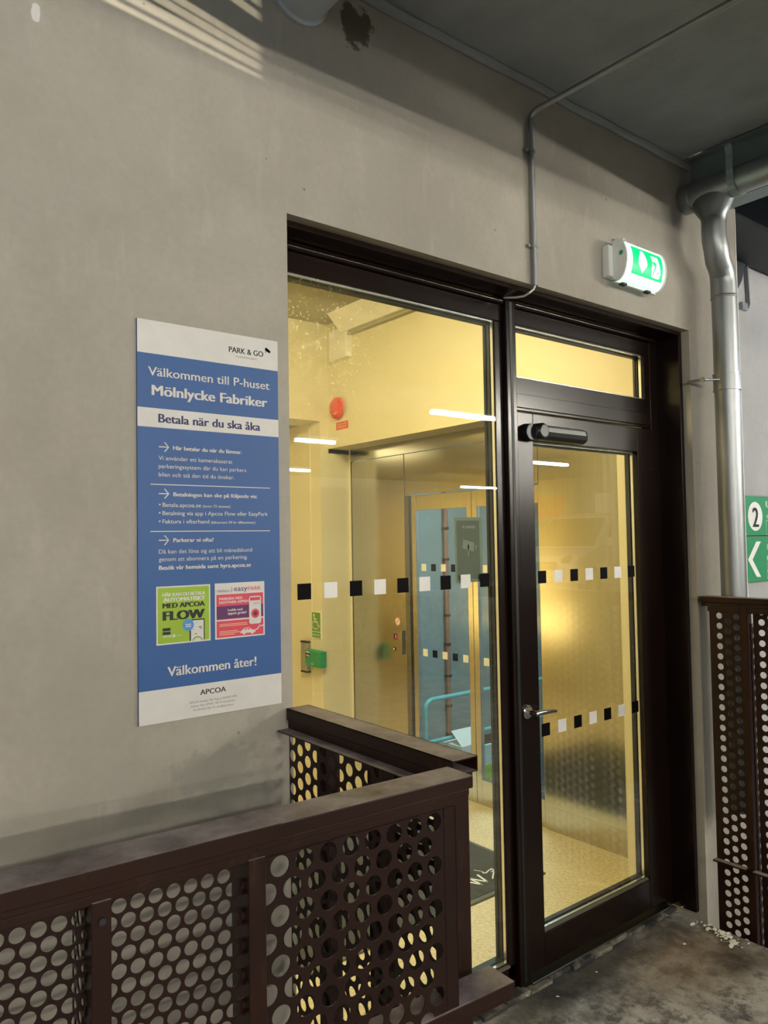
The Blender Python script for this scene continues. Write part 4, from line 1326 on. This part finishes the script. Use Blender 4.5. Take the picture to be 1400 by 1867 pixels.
MB().tube([(0, q.y - 4, q.z + 0.1), (-0.001, q.y - 4, q.z + 0.1)], 0.030, 24).build('round_sticker', M['orange'], lift)
MB().tube([(-0.001, q.y - 4, q.z + 0.1), (-0.0016, q.y - 4, q.z + 0.1)], 0.023, 24).build('sticker_field', M['white'], lift)
b = MB()
b.prism([(-0.0016, q.y - 4 + a, q.z + 0.1 + c) for a, c in ((-0.018, 0.013), (-0.013, 0.018), (0.018, -0.013), (0.013, -0.018))], (-0.0004, 0, 0))
b.build('sticker_bar', M['redsign'], lift)

# fire alarm bell and plate on the upper wall
ab = onX(619.5, 744.5, 3.52)
al = thing('alarm_bell', 'round red fire alarm bell on the yellow lobby wall', 'alarm', (3.52, ab.y, ab.z))
MB().tube([(0, 0, 0), (-0.018, 0, 0), (-0.024, 0, 0)], [0.060, 0.060, 0.05], 32).build('base', M['white'], al, smooth=True)
MB().tube([(-0.020, 0, 0), (-0.026, 0, 0), (-0.040, 0, 0), (-0.055, 0, 0), (-0.064, 0, 0), (-0.067, 0, 0)], [0.082, 0.090, 0.087, 0.070, 0.040, 0.005], 36).build('dome', M['red'], al, smooth=True)
a0, a1 = onX(613.3, 771, 3.52), onX(635, 780, 3.52)
pl = thing('alarm_plate', 'small red fire alarm plate under the bell', 'sign', (3.52, a1.y, a1.z))
PWd, PHt = a0.y - a1.y, a0.z - a1.z
bx('plate', M['redsign'], pl, -0.003, 0, 0, PWd, 0, PHt)
AB = Board((-0.003, PWd, PHt), (0, -1, 0), (0, 0, -1), (-1, 0, 0))
AB.text('lettering', 'BRANDLARM', M['orange'], pl, (.12 * PWd, .42 * PHt), (.88 * PWd, .42 * PHt), .26 * PHt, .05)
AB.multi('small_lettering', [[(.1 * PWd, v * PHt), (.85 * PWd, v * PHt), (.85 * PWd, (v + .09) * PHt), (.1 * PWd, (v + .09) * PHt)] for v in (.55, .72)], M['orange'], pl)
# white box and ceiling trunking
wb0, wb1 = onX(605, 606, 3.50), onX(638, 650, 3.50)
wbx = thing('junction_box', 'white junction box high in the corner of the lobby', 'box', (3.52, wb1.y, wb1.z))
bx('body', M['white'], wbx, -0.05, 0, 0, wb0.y - wb1.y, 0, wb0.z - wb1.z, 0.003)
bx('lid', M['white'], wbx, -0.056, -0.05, 0.01, wb0.y - wb1.y - 0.01, 0.01, wb0.z - wb1.z - 0.01, 0.002)
tr_ = thing('ceiling_trunking', 'long white trunking under the lobby ceiling', 'trunking', (3.40, 4.88, LZ))
b = MB()
b.prism([(-0.06, 0, 0), (0.05, -0.02, -0.135), (0.075, -0.02, -0.135), (0.075, 0, 0)], (0, -2.3, 0))
b.build('body', M['white'], tr_, 0.002)
bx('gap_strip', M['lceil'], tr_, 0.078, 0.119, -2.3, -0.05, -0.16, -0.02)  # solid darker strip standing in for the gap beside the trunking

# accessibility sign, opener box and bar in the alcove
XA = 3.433
h0, h1 = onX(565.3, 1114, XA), onX(585.2, 1165.5, XA)
acc = thing('accessible_sign', 'green wheelchair sign on the alcove wall', 'sign', (XA + 0.007, h1.y, h1.z))
AW, AH = h0.y - h1.y, h0.z - h1.z
bx('plate', M['white'], acc, -0.005, 0, 0, AW, 0, AH)
HB = Board((-0.005, AW, AH), (0, -1, 0), (0, 0, -1), (-1, 0, 0))
HB.rect('green_field', .06 * AW, .03 * AH, .94 * AW, .74 * AH, M['accgreen'], acc)
HB.rect('text_field', .06 * AW, .77 * AH, .94 * AW, .97 * AH, M['accgreen'], acc)
sym = [disc(.36 * AW, .13 * AH, .075 * AW, .04 * AH, 16)]
sym += stroke([(.36 * AW, .18 * AH), (.40 * AW, .38 * AH), (.66 * AW, .38 * AH), (.74 * AW, .55 * AH), (.86 * AW, .53 * AH)], .012)
sym += stroke([(.37 * AW, .27 * AH), (.58 * AW, .28 * AH)], .010)
sym += stroke([(.46 * AW + .30 * AW * math.cos(R(a)), .50 * AH + .15 * AH * math.sin(R(a))) for a in range(-10, 250, 20)], .011)
HB.multi('wheelchair_symbol', sym, M['white'], acc, 0.001)
HB.rect('small_lettering', .14 * AW, .845 * AH, .86 * AW, .89 * AH, M['palegreen'], acc, 0.001)
q0, q1 = onX(557.5, 1184, XA - 0.05), onX(585, 1219, XA - 0.05)
ob = thing('opener_box', 'green door opener box on the alcove wall', 'box', (XA + 0.007, q1.y, q1.z))
OW, OH = q0.y - q1.y, q0.z - q1.z
bx('body', M['boxgreen'], ob, -0.065, 0, 0, OW, 0, OH, 0.006)
OB = Board((-0.0655, OW, OH), (0, -1, 0), (0, 0, -1), (-1, 0, 0))
OB.rect('label_plate', .05 * OW, .06 * OH, .33 * OW, .46 * OH, M['ink'], ob)
OB.multi('label_marks', [[(.07 * OW, .08 * OH), (.31 * OW, .08 * OH), (.31 * OW, .17 * OH), (.07 * OW, .17 * OH)], disc(.15 * OW, .33 * OH, .05 * OW, .06 * OH, 12), disc(.26 * OW, .36 * OH, .035 * OW, .08 * OH, 12)], M['white'], ob, 0.0008)
OB.multi('lower_marks', [disc(.10 * OW, .88 * OH, .03 * OW, n=10)] + stroke([(.4 * OW, .78 * OH), (.5 * OW, .86 * OH), (.6 * OW, .78 * OH)], .006) + stroke([(.5 * OW, .68 * OH), (.5 * OW, .86 * OH)], .006), M['palegreen'], ob, 0.0008)
q0, q1 = onX(549.5, 1167.5, XA - 0.02), onX(561.5, 1227, XA - 0.02)
eb = thing('elbow_switch', 'upright silver switch plate with black ends behind the opener box', 'switch', (XA + 0.007, q1.y, q1.z))
BW, BH = q0.y - q1.y, q0.z - q1.z
bx('plate', M['closer'], eb, -0.035, 0, 0, BW, .05 * BH, .95 * BH, 0.004)
bx('end_cap', M['blackplastic'], eb, -0.038, 0, -0.002, BW + 0.002, 0, .05 * BH, 0.002)
bx('end_cap', M['blackplastic'], eb, -0.038, 0, -0.002, BW + 0.002, .95 * BH, BH, 0.002)

# door mat with pale script
MZ = -0.0995
mat_ = thing('door_mat', 'charcoal entrance mat with pale lettering on the lobby floor', 'mat', (0, 0, -0.1))
bx('border', M['matedge'], mat_, 1.75, 3.225, 2.735, 4.25, 0.0005, 0.010, 0.003)
bx('pile', M['mat'], mat_, 1.775, 3.20, 2.765, 4.22, 0.010, 0.013, 0.001)


def mz(x, y):
    p = onZ(700 + x / 5.833, 1420 + y / 5.833, -0.087); return (p.x, p.y)


b = MB()
pl_ = stroke([mz(*p) for p in ((840, 1085), (1040, 1125), (905, 1060), (1098, 1095), (995, 1022))], 0.012)
pl_ += stroke([mz(*p) for p in ((955, 970), (1040, 984))], 0.004)
pl_ += stroke([mz(*p) for p in ((1048, 990), (1062, 1003), (1085, 1000), (1100, 985), (1118, 970), (1140, 962))], 0.009)
pl_ += stroke([mz(*p) for p in ((1140, 955), (1172, 970), (1140, 990), (1172, 985), (1160, 1020), (1155, 1060))], 0.008)
for q in pl_:
    b.prism([(x, y, 0.013) for x, y in q], (0, 0, 0.0006))
b.build('lettering', M['white'], mat_)

# ---- behind the lift glass
cpipe = thing('copper_pipe', 'vertical copper coloured pipe seen through the lift glass', 'pipe', (6.02, 6.46, -1.3))
MB().tube([(0, 0, 0.0), (0, 0, 4.7)], 0.028, 16).build('tube', M['copper'], cpipe, smooth=True)
for py in (963, 1020, 1122, 1175, 1233, 1288, 1340):
    zz = onY(810, py, 6.46).z
    MB().tube([(0, 0, zz + 1.3 - 0.012), (0, 0, zz + 1.3 + 0.012)], 0.040, 14).build('pipe_clip', M['dark'], cpipe)
cr = thing('tube_handrail', 'pale cyan tubular handrail behind the lift glass', 'railing', (5.25, 6.0, -1.3))
x0 = onY(775.5, 1300, 6.0).x - 5.25
zt = onY(785, 1276, 6.0).z + 1.3
z2 = onY(850, 1338, 6.0).z + 1.3
rad = 0.10
pth = [(x0, 0, 0)] + [(x0, 0, zt - rad)] + [(x0 + rad * (1 - math.cos(R(a))), 0, zt - rad + rad * math.sin(R(a))) for a in (20, 40, 60, 80)] + [(x0 + rad, 0, zt), (3.2, 0, zt)]
MB().tube(pth, 0.024, 14).build('top_rail', M['cyan'], cr, smooth=True)
MB().tube([(x0, 0, z2), (3.2, 0, z2)], 0.022, 14).build('lower_rail', M['cyan'], cr, smooth=True)
MB().tube([(1.5, 0, 0), (1.5, 0, zt)], 0.022, 14).build('post', M['cyan'], cr, smooth=True)
p = onY(842, 1362, 5.8); p2_ = onY(862, 1376, 5.8)
cb_ = thing('carton', 'white box standing behind the lift glass', 'box', (p.x, 5.8, -1.3))
b = MB(); b.box(0, 0.42, 0, 0.35, 0, p.z + 1.3); b.build('body', M['white'], cb_, 0.004)
b = MB(); b.prism([(0, 0, p.z + 1.3), (0.42, 0, p.z + 1.3), (0.36, 0.2, p.z + 1.42), (0.04, 0.2, p.z + 1.42)], (0, 0.004, 0)); b.build('flap', M['white'], cb_)
p = onY(881, 1360, 5.2); p3 = onY(915, 1440, 5.2)
mb_ = thing('map_board', 'green and blue map board leaning behind the lift glass', 'board', (p.x - 0.05, 5.2, -1.3))
zt_ = p.z + 1.3
bx('panel', M['paleblue'], mb_, 0, 0.6, 0, 0.03, 0.0, zt_, 0.002)
bx('green_field', M['lime'], mb_, 0.03, 0.57, -0.002, 0.0, zt_ * 0.1, zt_ * 0.82)
b = MB()
for q in stroke([(0.1, zt_ * .7), (0.2, zt_ * .3), (0.35, zt_ * .6), (0.5, zt_ * .2)], 0.02):
    b.prism([(x, -0.002, z) for x, z in q], (0, -0.001, 0))
b.build('map_route', M['accgreen'], mb_)
tag(bx('black_panel', M['black'], None, onY(878, 1340, 5.4).x, onY(878, 1340, 5.4).x + 0.7, 5.4, 5.43, onY(880, 1364, 5.4).z, onY(880, 1342, 5.4).z), 'black bar above the map board behind the lift glass', 'panel')

# ================================================================== FLAKES on the deck edge (uncountable)
b = MB()


def flake(x, y, s):
    a = random.uniform(0, 6.28)
    n = random.randint(4, 6)
    z = 0.002 + random.uniform(0, 0.006)
    tz = random.uniform(-0.3, 0.3)
    pts = []
    for k in range(n):
        r = s * random.uniform(0.5, 1.0)
        t = a + 2 * math.pi * k / n
        pts.append((x + r * math.cos(t), y + r * 0.7 * math.sin(t), z + tz * r * math.cos(t) + abs(tz) * s))
    b.prism(pts, (0, 0, 0.0012))


for i in range(150):
    t = random.random() ** 0.8
    px = 1232 + (1345 - 1232) * t + random.gauss(0, 6)
    py = 1648 + (1725 - 1648) * t + random.gauss(0, 5)
    p = onZ(px, py, 0.0)
    if p.x < 3.17 and p.y < 1.99:
        flake(p.x, p.y, random.choice((0.004, 0.005, 0.007, 0.010, 0.016)))
for px, py in ((1196, 1665), (1233, 1652), (1238, 1655), (949, 1814), (1017, 1821), (1087, 1776), (1248, 1724), (1352, 1730), (1365, 1722)):
    p = onZ(px, py, 0.0)
    flake(p.x, min(p.y, 1.95), 0.010)
fl = b.build('paint_flakes', M['flake'])
tag(fl, 'scattered white paint flakes along the edge of the deck', 'debris'); fl['kind'] = 'stuff'

# ================================================================== GARAGE LAMPS (give the light of the scene)
def lamp(x, y, z, l, label, mat, top=3.385, group='fluorescent garage lamps'):
    t = thing('tube_lamp', label, 'lamp', (x, y, z), 0, group)
    b = MB(); b.box(-l / 2 - 0.03, l / 2 + 0.03, -0.06, 0.06, 0.045, 0.085); b.build('housing', M['lampbody'], t, 0.004)
    MB().tube([(-l / 2, 0, 0.02), (l / 2, 0, 0.02)], 0.022, 12).build('tube', mat, t, smooth=True)
    for s_ in (-1, 1):
        MB().tube([(s_ * l * 0.4, 0, 0.085), (s_ * l * 0.4, 0, top - z)], 0.006, 8).build('hanger', M['lampbody'], t)
    return t


LAB = 'fluorescent tube lamp hanging from the dark garage ceiling'
for x, y, l, z in ((6.12, -1.9, 1.5, 3.0), (5.62, -4.5, 0.6, 3.0), (7.25, -8.1, 1.2, 3.0), (14.4, -10.0, 1.5, 3.0), (10.75, -4.9, 1.3, 3.0), (0.6, -4.5, 1.5, 2.72), (-2.6, -3.2, 1.5, 2.85), (2.2, -8.1, 1.5, 3.2)):
    lamp(x, y, z, l, LAB, M['tube'], 3.385 if x < 3.2 else 3.43)
lamp(8.2, 0.9, 3.1, 1.5, 'cool white tube lamp under the ramp ceiling', M['cooltube'], 3.43, None)
lamp(0.5, 0.72, 3.0, 0.7, 'added dim cool fill lamp under the ceiling, out of view', M['filltube'], 3.385, None)  # added cool fill for the beam, ceiling and upper wall

# added louvred lamp out of view, shaped to throw streaks on the wall top
LP = Vector((-0.40, 0.75, 3.25))
CV = Vector((2.28, D, 2.87))                  # where all streaks would meet
ll = thing('added_streak_lamp', 'added louvred lamp out of view, throwing streaks on the wall', 'lamp', LP)


def lq(x, ypx, k=0.25):
    """point of the louvre plate for the wall point on the streak through photo row ypx (at its right end), wall x"""
    z1 = onY(478, ypx, D).z
    zz = z1 + (CV.z - z1) * (x - 1.058) / (CV.x - 1.058)
    return (Vector((x, D, zz)) - LP) * k


bars = ((-260, 3), (18, 26), (42, 86), (98, 101), (113, 118), (132, 138), (146, 420))
for y0_, y1_ in bars:
    b = MB()
    b.prism([lq(0.30, y0_), lq(1.058, y0_), lq(1.058, y1_), lq(0.30, y1_)], (0.0, -0.003, 0.0))
    b.build('louvre_slat', M['dark'], ll)
for xa, xb in ((-0.4, 0.31), (1.058, 2.1)):
    b = MB()
    b.prism([lq(xa, -260), lq(xb, -260), lq(xb, 420), lq(xa, 420)], (0.0, -0.003, 0.0))
    b.build('blind_panel', M['dark'], ll)
xw = [(0.30, -260), (1.060, -260), (1.060, 420), (0.30, 420)]
for (xa, ya_), (xb, yb_), nm in zip(xw, xw[1:] + xw[:1], ('side',) * 4):
    b = MB()
    a0_, b0_ = lq(xa, ya_), lq(xb, yb_)
    a1_, b1_ = lq(xa, ya_, 0.12), lq(xb, yb_, 0.12)
    c_ = (lq(0.30, -260) + lq(1.058, 420)) * 0.5
    b.poly([a0_, b0_, b1_, a1_])
    b.build('housing_side', M['dark'], ll, solid=0.001)
b = MB(); b.box(-0.03, 0.012, -0.03, -0.008, -0.02, 0.02); b.build('housing_back', M['dark'], ll)
MB().tube([(-0.02, -0.03, 0.04), (-0.02, -0.03, 0.13)], 0.008, 8).build('hanger', M['dark'], ll)
pl_ = bpy.data.lights.new('added_streak_bulb', 'SPOT')
pl_.spot_size = R(30)
pl_.spot_blend = 0.15
pl_.energy = LOUVRE_P
pl_.color = (1.0, 0.9, 0.68)
pl_.shadow_soft_size = 0.0015
po = bpy.data.objects.new('added_streak_bulb', pl_)
po.location = LP
po.rotation_euler = (Vector((0.66, D, 3.02)) - LP).to_track_quat('-Z', 'Y').to_euler()
COL.objects.link(po)

# ================================================================== what stands behind the camera and shows in the panes
struct(bx('floor_upper', M['deck'], None, 11.5, 18, -13, -3.0, -1.2, 0.42), 'raised garage floor under the white van', 'floor')
van = thing('van', 'white van parked behind the camera, reflected in the door glass', 'car', (14.9, -7.2, 0.42), R(180 - 10))
# local +x = forward, y = left, z up
VW = 0.92
sidep = [(-2.4, 0.35), (-2.45, 0.75), (-2.40, 1.05), (0.55, 1.08), (1.35, 1.02), (2.05, 0.88), (2.22, 0.72), (2.25, 0.38), (1.9, 0.28), (-2.2, 0.28)]
b = MB(); b.prism([(x, -VW, z) for x, z in sidep], (0, 2 * VW, 0)); body = b.build('body', M['vanwhite'], van, 0.07, seg=3)
cab = [(-2.38, 1.0), (-2.30, 1.70), (-1.9, 1.84), (-0.35, 1.84), (0.15, 1.74), (1.15, 1.02)]
b = MB()
lo = []; 
for sgn in (-1, 1):
    lo.append([b.bm.verts.new((x, sgn * (VW - 0.04 - 0.16 * max(0, (z - 1.0)) / 0.84), z)) for x, z in cab])
b.bm.faces.new(lo[0][::-1]); b.bm.faces.new(lo[1])
for i in range(len(cab)):
    b.bm.faces.new((lo[0][i], lo[0][(i + 1) % 6], lo[1][(i + 1) % 6], lo[1][i]))
b.build('cabin', M['vanwhite'], van, 0.05, seg=3)
b = MB()
b.prism([(0.22, -0.66, 1.70), (0.22, 0.66, 1.70), (1.10, 0.80, 1.075), (1.10, -0.80, 1.075)], (0.012, 0, 0.014))
b.build('windscreen', M['vanglass'], van)
for sgn in (-1, 1):
    y1_, y0_ = sgn * (VW - 0.165), sgn * (VW - 0.045)
    b = MB(); b.prism([(0.70, y0_, 1.10), (0.12, y1_, 1.64), (-0.55, y1_, 1.68), (-0.60, y0_, 1.10)], (0, sgn * 0.012, 0.0)); b.build('side_window', M['vanglass'], van)
    b = MB(); b.prism([(-0.70, y0_, 1.10), (-0.66, y1_, 1.68), (-1.70, y1_, 1.66), (-1.80, y0_, 1.10)], (0, sgn * 0.012, 0.0)); b.build('side_window', M['vanglass'], van)
    b = MB(); b.tube([(2.02, sgn * 0.70, 0.78), (2.20, sgn * 0.68, 0.76)], [0.13, 0.10], 18); b.build('headlight', M['chrome'], van, smooth=True)
    b = MB(); b.box(0.72, 0.84, min(sgn * 0.93, sgn * 1.12), max(sgn * 0.93, sgn * 1.12), 1.08, 1.27); b.build('wing_mirror', M['vanwhite'], van, 0.03)
    for xw_ in (-1.55, 1.45):
        wh = MB().tube([(xw_, sgn * 0.72, 0.32), (xw_, sgn * 0.95, 0.32)], 0.32, 28).build('wheel', M['blackplastic'], van, smooth=True)
        MB().tube([(xw_, sgn * 0.94, 0.32), (xw_, sgn * 0.96, 0.32)], 0.20, 20).build('rim', M['chrome'], wh, smooth=True)
b = MB(); b.box(2.19, 2.27, -0.50, 0.50, 0.58, 0.76); b.build('grille', M['blackplastic'], van, 0.02)
b = MB(); b.box(2.10, 2.30, -0.88, 0.88, 0.34, 0.52); b.build('bumper', M['vanwhite'], van, 0.04)

for nm, mt, y0_, z0_, l, hgt in (('white_panel', 'signwhite', -8.2, 2.35, 0.9, 0.55), ('red_panel', 'redsign', -10.2, 2.3, 1.4, 0.6), ('red_panel', 'redsign', -8.25, 1.72, 1.0, 0.45), ('green_panel', 'signgreen', -10.2, 1.72, 1.6, 0.45)):
    o = bx(nm, M[mt], None, 17.96, 17.995, y0_ - l, y0_, z0_, z0_ + hgt, 0.004)
    tag(o, {'white_panel': 'white wall panel on the far garage wall', 'green_panel': 'green wall panel on the far garage wall, below a red one'}.get(nm, 'red wall panel on the far garage wall, ' + ('upper one' if z0_ > 2 else 'lower one beside the green panel')), 'panel')
